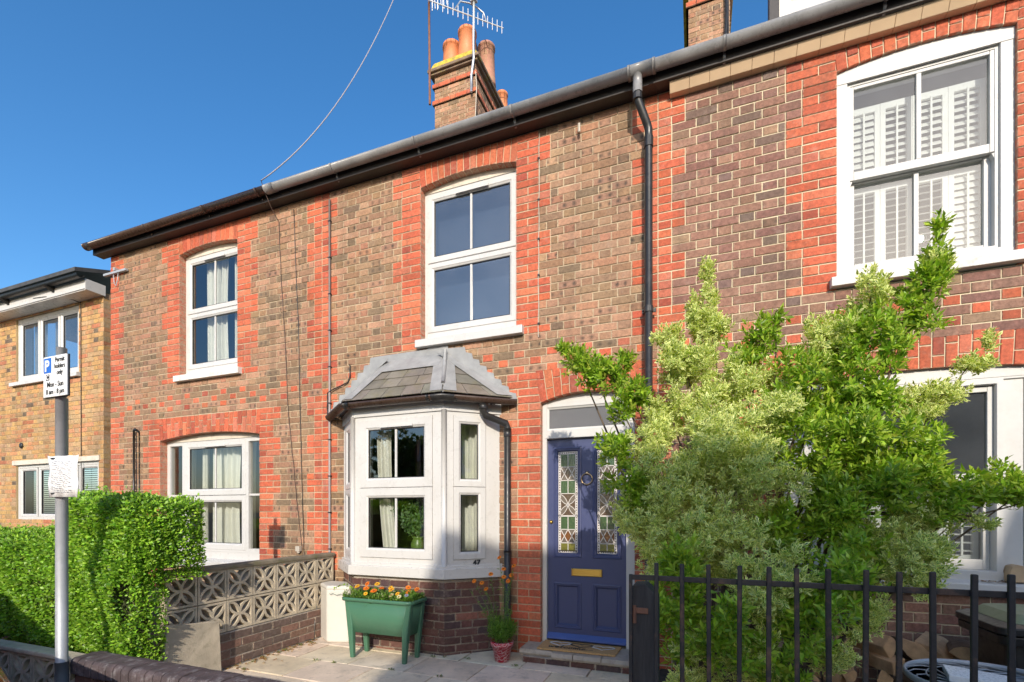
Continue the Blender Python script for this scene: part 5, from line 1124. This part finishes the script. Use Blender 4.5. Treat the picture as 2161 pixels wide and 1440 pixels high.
loft(MB(), [rrect(px0 + .018, px1 - .018, py0 + .013, py1 - .013, .06, .485), rrect(px0, px1, py0, py1, .065, .487), rrect(px0 - .004, px1 + .004, py0 - .004, py1 + .004, .066, .507), rrect(px0, px1, py0, py1, .065, .518), rrect(px0 + .024, px1 - .024, py0 + .022, py1 - .022, .055, .518), rrect(px0 + .03, px1 - .03, py0 + .028, py1 - .028, .055, .47)], False).build('rim', PLANT_G, pt, smooth=True)
loft(MB(), [rrect(px0 + .03, px1 - .03, py0 + .03, py1 - .03, .05, .46), rrect(px0 + .03, px1 - .03, py0 + .03, py1 - .03, .05, .485)]).build('soil', SOIL, pt)
for x, y in ((-3.05, -.725), (-3.05, -.515), (-2.475, -.725), (-2.475, -.515)):
    s_ = -1 if x < -2.8 else 1; xo = x - s_ * -.0
    loft(MB(), [rrect(x - .02, x + .02, y - .02, y + .02, .010, -.05, 3), rrect(x + s_ * .018 - .032, x + s_ * .018 + .032, y - .028, y + .028, .012, .26, 3), rrect(x + s_ * .055 - .024, x + s_ * .055 + .024, y - .026, y + .026, .012, .486, 3)]).build('leg', PLANT_G, pt, smooth=False)
def plant_leaves(n, x0, x1, y0, y1, z0, z1): return np.stack([rng.uniform(x0, x1, n), rng.uniform(y0, y1, n), rng.uniform(z0, z1, n)], 1)
tp = plant_leaves(420, px0 + .02, px1 - .02, py0 + .02, py1 - .02, .50, .56); tp[:, 2] += .03 * np.sin(tp[:, 0] * 17) * np.cos(tp[:, 1] * 21)
leaf_obj('foliage', pt, [LEAF], rosettes(tp, rng.normal(size=tp.shape) * .5 + np.array([0, -.2, 1]), 9, .022, .04, .2, [(.11, .22, .025), (.16, .26, .05), (.07, .16, .02)]))
def flower(x, y, z, r, c0, c1, parent, tilt, n=14):
    t = np.array([0, -tilt, 1.]) + rng.normal(size=3) * .25; t /= np.linalg.norm(t); a = np.cross(t, [1, .1, 0]); a /= np.linalg.norm(a); b = np.cross(t, a)
    P = []; D = []; N = []
    for ring_, rr in ((0, 1.0), (1, .7)):
        for k in range(n): ph = 6.2832 * (k + ring_ * .5) / n; d = a * math.cos(ph) + b * math.sin(ph) + t * (.15 + .35 * ring_); P.append(np.array([x, y, z]) + t * .002 * ring_); D.append(d * rr); N.append(t)
    P, D, N = map(np.array, (P, D, N)); L = np.where(np.arange(len(P)) < n, r, r * .72); C = np.tile(np.array(c0), (len(P), 1)) * rng.uniform(.85, 1.15, (len(P), 1))
    o = leaf_obj('flower', parent, [PETAL], (P, D, N, L, L * .24, C))
    q = np.array([x, y, z]) + t * .004; MB().lathe([(r * .25, -.002), (r * .25, .004), (r * .1, .008), (.0005, .008)], 0, 0, 10, 0, Matrix.Translation(q) @ Vector(t).to_track_quat('Z', 'Y').to_matrix().to_4x4()).build('flower_centre', M('flower_centre_%d' % (c1[0] * 100), c1, .8, .2, 60, .2), o)
OR_, YE_, CRM = (.78, .24, .02), (.80, .48, .03), (.72, .66, .42)
for x, y, z, r, c in ((-3.05, -.66, .61, .032, YE_), (-2.98, -.60, .63, .03, OR_), (-2.93, -.68, .60, .034, OR_), (-2.88, -.58, .63, .03, YE_), (-2.83, -.70, .585, .038, OR_), (-2.80, -.62, .60, .03, OR_), (-2.70, -.72, .55, .024, CRM), (-2.66, -.66, .60, .036, YE_), (-2.62, -.72, .56, .03, CRM), (-2.58, -.68, .57, .026, YE_), (-2.55, -.55, .61, .03, OR_), (-2.50, -.62, .58, .034, OR_), (-2.45, -.56, .60, .032, OR_), (-2.74, -.56, .60, .028, YE_), (-2.90, -.73, .56, .022, YE_), (-2.53, -.73, .555, .024, CRM), (-2.47, -.70, .565, .022, (.3, .35, .5))): flower(x, y, z, r, c, (.25, .06, .01), pt, .7)
tr = root('trailing_sprig', 'thin leafy sprig trailing over the left end of the green planter', 'plant', (-3.2, -.6, .5)); P_ = np.stack([np.linspace(-3.08, -3.33, 16), np.linspace(-.62, -.66, 16), .53 + .08 * np.sin(np.linspace(.2, 2.6, 16))], 1)
MB().tube(P_, .002, 5).build('stem', STEMG, tr); P2 = np.repeat(P_, 3, 0); leaf_obj('foliage', tr, [LEAF], (P2, unit(48) + np.array([0, -.2, .3]), unit(48) + np.array([0, 0, 1]), rng.uniform(.018, .03, 48), rng.uniform(.005, .008, 48), colours(48, GREEN)))

fp = root('flower_pot', 'small red bandana patterned pot with tall orange daisies by the downpipe', 'flower pot', (-1.68, -.33, -.05))
MB().lathe([(.058, -.05), (.066, -.045), (.092, .09), (.104, .092), (.108, .135), (.100, .138), (.094, .11), (.01, .105)], -1.68, -.33, 28).build('pot', POTR, fp, smooth=True)
tp = np.array([-1.68, -.33, .14]) + unit(260) * rng.uniform(.2, 1, (260, 1)) ** .5 * np.array([.14, .11, .11]) + np.array([0, 0, .12])
leaf_obj('foliage', fp, [LEAF], rosettes(tp, unit(260) * .6 + np.array([0, 0, .8]), 9, .022, .05, .10, [(.13, .27, .03), (.09, .20, .02), (.17, .30, .05)], (.3, 1.3), .07))
for x, y, z, fl in ((-1.66, -.34, .80, 1), (-1.60, -.30, .74, 1), (-1.57, -.31, .83, 1), (-1.62, -.33, .69, 1), (-1.65, -.36, .73, 1), (-1.78, -.36, .75, 1), (-1.88, -.34, .66, 1), (-1.94, -.38, .68, 1), (-1.80, -.42, .62, 1), (-1.98, -.40, .60, 0), (-1.72, -.3, .9, 1), (-1.86, -.4, .55, 0), (-1.56, -.36, .5, 0), (-1.62, -.4, .45, 0), (-1.75, -.4, .42, 0), (-1.9, -.34, .45, 0)):
    b0 = Vector((-1.68 + U(-.04, .04), -.33 + U(-.04, .04), .10)); m = b0.lerp(Vector((x, y, z)), .55) + Vector((U(-.03, .03), U(-.02, .02), .04))
    MB().tube([b0, m, (x, y, z)], [.003, .0022, .0016], 5).build('stem', STEMG, fp)
    k = 26; t_ = rng.uniform(.1, .9, k)[:, None]; P2 = np.array(b0) * (1 - t_) ** 2 + 2 * t_ * (1 - t_) * np.array(m) + t_ ** 2 * np.array([x, y, z]); leaf_obj('foliage', fp, [LEAF], (P2, unit(k) + np.array([0, 0, .7]), unit(k), rng.uniform(.025, .05, k), rng.uniform(.003, .006, k), colours(k, [(.13, .25, .05), (.10, .2, .03)])))
    if fl: flower(x, y, z, .027, (.80, .27, .02), (.35, .10, .01), fp, 1.0, 11)
mbx = root('meter_box', 'plain white plastic meter box standing beside the bay window', 'meter box', (-3.6, -.25, -.05))
ft = [(-3.86, -.27), (-3.64, -.42), (-3.41, -.35), (-3.41, -.10), (-3.86, -.10)]
MB().prism([(x, y, -.05) for x, y in ft], (0, 0, .57)).build('cabinet', BOXW, mbx, bevel=.02)
cc = Vector((-3.64, -.26)); MB().prism([(cc.x + (x - cc.x) * 1.02, cc.y + (y - cc.y) * 1.02, .50) for x, y in ft], (0, 0, .05)).build('lid', BOXW, mbx, bevel=.018)
d_ = (Vector(ft[2]) - Vector(ft[1])).normalized()
MB().tube([(-3.60, -.42, .47), (-3.58, -.425, .46), (-3.56, -.42, .475), (-3.52, -.41, .455), (-3.47, -.395, .47)], .003, 5).box(-3.44, -3.415, -.372, -.362, .40, .43).build('markings', M('faded_green', (.05, .12, .09), .6, .1, 5, 0), mbx)
MB().tube([(-3.88, -.30, .3), (-3.87, -.34, .15), (-3.85, -.37, .0), (-3.80, -.42, -.03), (-3.84, -.46, -.03), (-3.9, -.5, -.04)], .004, 5).build('loose_cable', BLACKP, mbx)
lf = root('fallen_leaves', 'dry brown leaves scattered along the foot of the pierced wall', 'leaves', (-3.7, -1, -.04)); lf['kind'] = 'stuff'
n = 130; P_ = np.stack([-3.85 + rng.exponential(.06, n), rng.uniform(-1.5, -.35, n), np.full(n, -.038)], 1); leaf_obj('leaf_litter', lf, [LEAF], (P_, unit(n) * np.array([1, 1, .15]), unit(n) * .3 + np.array([0, 0, 1]), rng.uniform(.015, .045, n), rng.uniform(.006, .016, n), colours(n, [(.35, .2, .08), (.28, .13, .05), (.4, .3, .14)], .3)))['kind'] = 'stuff'

# ------------------------------------------------------------------ railings, gate post
rl = root('iron_railings', 'black iron railings with flat topped square bars in front of the shrub', 'railings', (.6, -2.38, -.1))
MB().box(-.262, 2.6, -2.384, -2.376, 1.044, 1.066).build('top_rail', IRON, rl, bevel=.002); MB().box(-.262, 2.6, -2.386, -2.374, .08, .12).build('bottom_rail', IRON, rl)
MB().box(-.266, -.252, -2.388, -2.372, -.1, 1.067).build('end_bar', IRON, rl, bevel=.002)
bm = None
for i in range(26):
    if bm is None: o = MB().box(-.0085, .0085, -.0085, .0085, 0, 1.22).build('bar', IRON, None); o.parent = rl; bm = o.data; OFF[o.name] = OFF[rl.name]; o.location = Vector((-.154, -2.395, -.1)) - OFF[rl.name]
    else: o = obj_from(bm, 'bar', rl, (-.154 + .1016 * i, -2.395, -.1), (1, 1, 1 + U(-.002, .004)), (U(-.004, .004), U(-.006, .006), U(-.1, .1)))
    b = o.modifiers.new('bevel', 'BEVEL'); b.width = .0025; b.segments = 1
struct(MB().box(-.36, 3, -2.46, -2.30, -.3, -.02).build('railing_plinth', CONCR, bevel=.01))
gp_ = root('gate_post', 'black timber gate post with a rusty hinge plate at the end of the railings', 'post', (-.2, -2.33, -.1))
MB().prism([(-.262, -2.36, -.2), (-.262, -2.36, 1.005), (-.25, -2.36, 1.02), (-.20, -2.36, 1.022), (-.158, -2.36, .985), (-.152, -2.36, .96), (-.152, -2.36, -.2)], (0, .12, 0)).build('timber', WOODB, gp_, bevel=.004)
MB().box(-.245, -.19, -2.368, -2.360, .90, .925).build('hinge_plate', RUST, gp_, bevel=.002); MB().tube([(-.245, -2.37, .86), (-.245, -2.37, .935)], .008, 8).build('hinge_pin', RUST, gp_)

# ------------------------------------------------------------------ right yard: logs, table, bin
def log(x, y, z, L, r, ang, yaw, pitch, lab):
    pr = [(0, 0)] + [(r * math.cos(R(a)) * U(.9, 1.08), r * math.sin(R(a)) * U(.9, 1.08)) for a in np.linspace(0, ang, 6)]
    mb = MB(); n = len(pr); A = [(p - r * .4, -L / 2 + U(-.01, .01), q - r * .35) for p, q in pr]; Bq = [(p * U(.93, 1.05) - r * .4, L / 2, q * U(.93, 1.05) - r * .35) for p, q in pr]
    mb.add(A + Bq, [tuple(range(n))[::-1], tuple(range(n, 2 * n))] + [(i, (i + 1) % n, (i + 1) % n + n, i + n) for i in range(n)]); mb.m = [0, 0] + [0 if i in (0, n - 1) else 1 for i in range(n)]
    o = mb.build('firewood_log', [LOGW, LOGB], None, bevel=.006); o.location = (x, y, z); o.rotation_euler = (pitch, U(-3, 3), yaw); return tag(o, lab, 'log', 'firewood under the shuttered window')
LG = 'split firewood log in the pile against the brick wall beside the bin'
for row, (z, n, x0, x1) in enumerate(((.03, 8, .45, 1.85), (.16, 8, .5, 1.8), (.28, 7, .62, 1.75), (.39, 5, 1.0, 1.72))):
    for i in range(n): log(x0 + (x1 - x0) * i / (n - 1) + U(-.04, .04), -.38 + U(-.10, .08) + .04 * row, z + U(-.02, .02), U(.24, .32), U(.085, .125), random.choice((95, 120, 150)), U(-.6, .6), U(-.2, .2), LG if row < 3 else '%s split log from the bin in the top row of the firewood pile' % ('fifth', 'fourth', 'third', 'second', 'first')[i])
tb = root('wire_table', 'round white painted wire table in front of the firewood', 'table', (1.32, -1.45, -.05))
mb = MB(); tc_ = (1.34, -1.45); rt = .335
MB().lathe([(rt, .485), (rt + .008, .49), (rt + .008, .515), (rt, .52), (rt - .006, .515), (rt - .006, .49), (rt, .485)], *tc_, 48).build('rim', GALV, tb, smooth=True)
for i in range(18):
    a0 = 6.2832 * i / 18; pts = [(tc_[0] + r * math.cos(a0 + .5 * math.sin(r * 18)), tc_[1] + r * math.sin(a0 + .5 * math.sin(r * 18)), .503) for r in np.linspace(.06, rt, 8)]; mb.tube(pts, .003, 5)
for rr in (.06, .16, .25): mb.tube([(tc_[0] + rr * math.cos(t), tc_[1] + rr * math.sin(t), .503) for t in [6.2832 * i / 30 for i in range(31)]], .003, 5)
mb.build('wire_top', GALV, tb)
for i in range(3): a0 = 2.1 * i + .4; MB().tube([(tc_[0] + .1 * math.cos(a0), tc_[1] + .1 * math.sin(a0), .49), (tc_[0] + .05 * math.cos(a0), tc_[1] + .05 * math.sin(a0), .25), (tc_[0] + .26 * math.cos(a0), tc_[1] + .26 * math.sin(a0), -.05)], .009, 8).build('leg', GALV, tb)
t1 = MB().hexa([(1.14, -1.52, .508), (1.36, -1.60, .508), (1.41, -1.44, .508), (1.19, -1.32, .508), (1.14, -1.52, .54), (1.36, -1.60, .54), (1.41, -1.44, .54), (1.19, -1.32, .54)]).build('stone_tile', MARBLE, bevel=.003); tag(t1, 'white stone tile lying on the left half of the wire table', 'tile')
t2 = MB().hexa([(1.50, -1.50, .508), (1.62, -1.52, .508), (1.64, -1.36, .508), (1.50, -1.36, .508), (1.50, -1.50, .54), (1.62, -1.52, .54), (1.64, -1.36, .54), (1.50, -1.36, .54)]).build('stone_tile', MARBLE, bevel=.003); tag(t2, 'white stone tile on the wire table at the right edge of the photo', 'tile')
bn = root('wheelie_bin', 'black wheelie bin with a dull green lid under the shuttered window', 'bin', (1.85, -.75, -.05))
bx0, bx1, by0, by1 = 1.60, 2.15, -.97, -.45
loft(MB(), [rrect(bx0 + .08, bx1 - .08, by0 + .08, by1 - .06, .05, -.02), rrect(bx0 + .03, bx1 - .03, by0 + .03, by1 - .02, .05, .60)]).build('body', BLACKP, bn)
loft(MB(), [rrect(bx0 - .01, bx1 + .01, by0 - .01, by1, .05, .585), rrect(bx0 - .015, bx1 + .015, by0 - .015, by1, .05, .635)]).build('rim', BLACKP, bn, bevel=.006)
lid = loft(MB(), [rrect(bx0 - .03, bx1 + .03, by0 - .03, by1, .06, .645), rrect(bx0 - .03, bx1 + .03, by0 - .03, by1, .06, .685), rrect(bx0 + .02, bx1 - .02, by0 + .02, by1, .06, .70)]).build('lid', BLACKP, bn, bevel=.006)
loft(MB(), [rrect(bx0 + .04, bx1 - .04, by0 + .04, by1 - .01, .06, .698), rrect(bx0 + .09, bx1 - .09, by0 + .09, by1 - .04, .06, .745), rrect(bx0 + .14, bx1 - .14, by0 + .14, by1 - .08, .05, .755)]).build('lid_panel', BIN_G, lid, bevel=.008)
MB().tube([(bx0 + .05, by1 + .02, .67), (bx1 - .05, by1 + .02, .67)], .018, 10).build('handle', BLACKP, bn)
for x in (bx0 + .07, bx1 - .07): MB().lathe([(.02, -.03), (.1, -.03), (.1, .03), (.02, .03)], 0, 0, 20, 0, Matrix.Translation((x, by1 - .02, .05)) @ Matrix.Rotation(R(90), 4, 'Y')).build('wheel', RUBBER, bn)
wb = MB().prism([(2.06, -.03, .832), (2.06, -.03, .90), (2.075, -.03, .945), (2.11, -.03, .955), (2.19, -.03, .935), (2.20, -.03, .832)], (0, .10, 0)).build('wood_block', M('pale_wood', (.52, .36, .21), .8, .2, 8, .3), bevel=.005); tag(wb, 'pale wooden block sitting on the white window sill at the right', 'wood block')
dl_ = root('sill_debris', 'dry curled leaves on the white window sill behind the railings', 'leaves', (1.95, -.02, .83)); dl_['kind'] = 'stuff'
n = 16; P_ = np.stack([rng.uniform(1.87, 2.05, n), rng.uniform(-.05, .02, n), np.full(n, .834)], 1); leaf_obj('dry_leaves', dl_, [LEAF], (P_, unit(n) * np.array([1, 1, .3]), unit(n) * .4 + np.array([0, 0, 1]), rng.uniform(.03, .06, n), rng.uniform(.008, .015, n), colours(n, [(.2, .11, .06), (.27, .17, .1)], .3)))['kind'] = 'stuff'

# vase with foliage in the bay
vz = root('potted_plant', 'green vase of leafy stems standing inside the bay window', 'potted plant', (-2.66, -.20, .78))
MB().lathe([(.045, .785), (.07, .79), (.075, .83), (.05, .86), (.045, .88), (.065, .92), (.075, 1.0), (.06, 1.03), (.055, 1.06), (.068, 1.075), (.06, 1.075), (.05, 1.05), (.01, 1.04)], -2.66, -.20, 24).build('vase', M('vase_green', (.12, .19, .035), .35, .1, 8, .05), vz, smooth=True)
tips = np.array([-2.66, -.20, 1.27]) + unit(130) * np.array([.22, .10, .19]) * rng.uniform(.5, 1, (130, 1)); tips[:26] += np.array([-.12, 0, .07])
leaf_obj('foliage', vz, [LEAF], rosettes(tips, unit(130) + np.array([0, 0, .4]), 6, .035, .055, .27, [(.15, .25, .10), (.11, .2, .07)]))
for t_ in tips[::5]: MB().tube([(-2.66, -.2, 1.06), ((-2.66 + t_[0]) / 2, -.2, (1.1 + t_[2]) / 2), tuple(t_)], .0025, 5).build('stem', STEMG, vz)

# ------------------------------------------------------------------ aerials and overhead cable
ae = root('television_aerial', 'long grey television aerial on a bent mast fixed to the chimney corner', 'aerial', (-3.68, 3.25, 8.9))
MB().tube([(-3.72, 3.235, 8.75), (-3.72, 3.235, 9.05), (-3.66, 3.2, 9.3), (-3.66, 3.2, 9.5), (-3.70, 3.3, 10.55)], .022, 10).build('mast', ALU, ae, smooth=True)
a0, a1 = Vector((-4.33, 2.85, 10.22)), Vector((-3.32, 3.75, 10.22)); MB().tube([a0, a1], .011, 8).build('boom', ALU, ae)
for i in range(15):
    p = a0.lerp(a1, .03 + .95 * i / 14); MB().tube([p - Vector((0, 0, .11 + .01 * (i < 4))), p + Vector((0, 0, .11 + .01 * (i < 4)))], .0065, 6).build('element', ALU, ae)
MB().tube([a0.lerp(a1, .32) + Vector((0, 0, .0)), a0.lerp(a1, .40) + Vector((0, 0, .19)), a0.lerp(a1, .52) + Vector((0, 0, .22)), a0.lerp(a1, .62) + Vector((0, 0, .20)), a0.lerp(a1, .72) + Vector((0, 0, .14)), a0.lerp(a1, .76)], .013, 8).build('support_arm', ALU, ae, smooth=True)
MB().box(-3.75, -3.64, 3.24, 3.32, 10.38, 10.46).build('clamp', GALV, ae); MB().tube([(-3.62, 3.2, 9.05), (-3.6, 3.2, 8.8), (-3.63, 3.2, 8.2)], .008, 5).build('feeder_cable', CW, ae)
ap = root('aerial_pole', 'rusty brown pole with white aerial rods at the left chimney edge', 'aerial', (-4.55, 3.22, 8.7))
MB().tube([(-4.54, 3.2, 8.75), (-4.56, 3.2, 10.8)], .022, 8).build('pole', RUST, ap, smooth=True)
for i in range(6): x = -4.46 + .06 * i; z = 10.55 + U(-.05, .1); MB().tube([(x, 3.15, z - .28 * U(.4, 1)), (x - .02, 3.15, z + .25)], .008, 6).build('element', ALU, ap)
MB().tube([(-4.56, 3.18, 10.62), (-4.1, 3.12, 10.5)], .01, 6).build('boom', ALU, ap)
mb = MB(); P0, P1 = Vector((-4.755, -.25, 5.2)), Vector((-4.66, 2.9, 11.4)); pts = []
for i in range(25): t_ = i / 24; p = P0.lerp(P1, t_); pts.append(p - Vector((0, 0, 1.05 * 4 * t_ * (1 - t_) * .55)))
tag(mb.tube(pts, .007, 6).build('overhead_cable', M('cable_grey', (.35, .32, .33), .6, .1, 6, 0), smooth=True), 'thin grey cable sagging from the chimney down to the gutter', 'cable')

# ------------------------------------------------------------------ parked car at the lower left
cr = root('parked_car', 'red parked car whose front corner shows at the lower left', 'car', (-5.1, -4.0, -.21))
prof = [(-3.10, .05), (-3.06, .22), (-3.07, .40), (-3.14, .50), (-3.30, .60), (-4.25, .74), (-5.05, 1.08), (-5.6, 1.14), (-6.3, 1.10), (-6.75, .80), (-6.98, .72), (-7.02, .3), (-6.95, .05)]
loops = []
for y, k, dz in ((-4.85, .90, -.06), (-4.80, .97, -.02), (-4.6, 1.0, 0), (-3.5, 1.0, 0), (-3.30, .97, -.02), (-3.20, .90, -.06)):
    loops.append([(-5.05 + (x + 5.05) * k, y, max(.05, z + (dz if z > .3 else 0))) for x, z in prof])
loft(MB(), loops).build('body', CARRED, cr, smooth=True, bevel=.0)
for y in (-4.82, -3.225): MB().prism([(-4.55, y, .76), (-5.05, y, 1.02), (-6.1, y, 1.04), (-6.5, y, .80)], (0, .012 if y > -4 else -.012, 0)).build('side_window', GASKET, cr)
MB().prism([(-4.34, -4.6, .78), (-4.34, -3.45, .78), (-5.0, -3.45, 1.065), (-5.0, -4.6, 1.065)], (.02, 0, .02)).build('windscreen', GASKET, cr)
for x in (-3.85, -6.2):
    for y in (-4.75, -3.28):
        w_ = MB().lathe([(.12, -.09), (.29, -.1), (.31, -.08), (.31, .08), (.29, .1), (.12, .09)], 0, 0, 28, 0, Matrix.Translation((x, y, .095)) @ Matrix.Rotation(R(90), 4, 'X')).build('wheel', RUBBER, cr, smooth=True)
        MB().lathe([(.01, -.07), (.19, -.085), (.19, .085), (.01, .07)], 0, 0, 20, 0, Matrix.Translation((x, y, .095)) @ Matrix.Rotation(R(90), 4, 'X')).build('rim', ALU, w_)
for y0, y1 in ((-3.48, -3.23), (-4.77, -4.52)): MB().hexa([(-3.17, y0, .40), (-3.23, y1, .40), (-3.34, y1, .40), (-3.34, y0, .40), (-3.19, y0, .47), (-3.30, y1, .47), (-3.42, y1, .48), (-3.42, y0, .48)]).build('headlight', LAMPW, cr, bevel=.02)

cr.location += Vector((.17, .10, 0))

# ------------------------------------------------------------------ across the street, behind the camera
def far_house(x0, x1, yf, ye, eave, ridge, lab, kind_c):
    h = root('facing_house', lab, 'house', ((x0 + x1) / 2, yf, -.1)); ym = (yf + ye) / 2
    MB().box(x0, x1, ye, yf, -.3, eave).prism([(x0, yf, eave), (x0, ym, ridge - .05), (x0, ye, eave)], (x1 - x0, 0, 0)).build('wall', M('far_render_%d' % (kind_c[0] * 100), kind_c, .9, .25, 8, .3), h)
    mb = MB(); sl_ = (ridge - eave) / (yf - ym)
    for y0 in (yf + .3, ye - .3): z0 = eave - .3 * sl_; mb.prism([(x0 - .15, y0, z0), (x0 - .15, ym, ridge), (x0 - .15, ym, ridge + .08), (x0 - .15, y0, z0 + .08)], (x1 - x0 + .3, 0, 0))
    mb.build('roof', ROOFT, h)
    for x in np.arange(x0 + 1.2, x1 - .8, 2.4):
        for z in (.9, 3.3):
            w_ = MB().ring(x - .55, x + .55, z, z + 1.3, [(0, yf + .02), (.07, yf + .04), (.07, yf + .01)]).build('window', PAINT, h); MB().box(x - .49, x + .49, yf + .002, yf + .015, z + .06, z + 1.24).build('pane', GASKET, w_)
far_house(2.62, 7.0, -10.6, -17.4, 5.0, 7.32, 'cream rendered house facing the terrace across the street', (.62, .56, .47)); far_house(7.15, 17, -10.6, -17.4, 5.4, 7.75, 'taller grey rendered house across the street further right', (.58, .55, .48))
for i, (x, y, h_, lab) in enumerate(((-6.2, -13.5, 6.0, 'leafy tree across the street left of the facing house'), (-10.5, -13.0, 5.2, 'broad tree across the street further left'), (-2.6, -16.5, 5.0, 'small tree set back beside the facing house'))):
    t_ = root('street_tree', lab, 'tree', (x, y, -.3), 'trees across the street')
    MB().tube([(x, y, -.3), (x + .1, y, h_ * .3), (x, y + .1, h_ * .6)], [.2, .15, .07], 10).build('trunk', BARK, t_, smooth=True)
    bl = [(x + U(-1.3, 1.3), y + U(-1, 1), h_ * U(.35, .8), U(.8, 1.4), U(.8, 1.3), U(.7, 1.1)) for k in range(9)]; tt, aa = blob_tips(bl, 11, .3); leaf_obj('crown', t_, [LEAF], rosettes(tt, aa, 8, .16, .26, .25, [(.06, .12, .02), (.045, .1, .015), (.1, .15, .025)]))
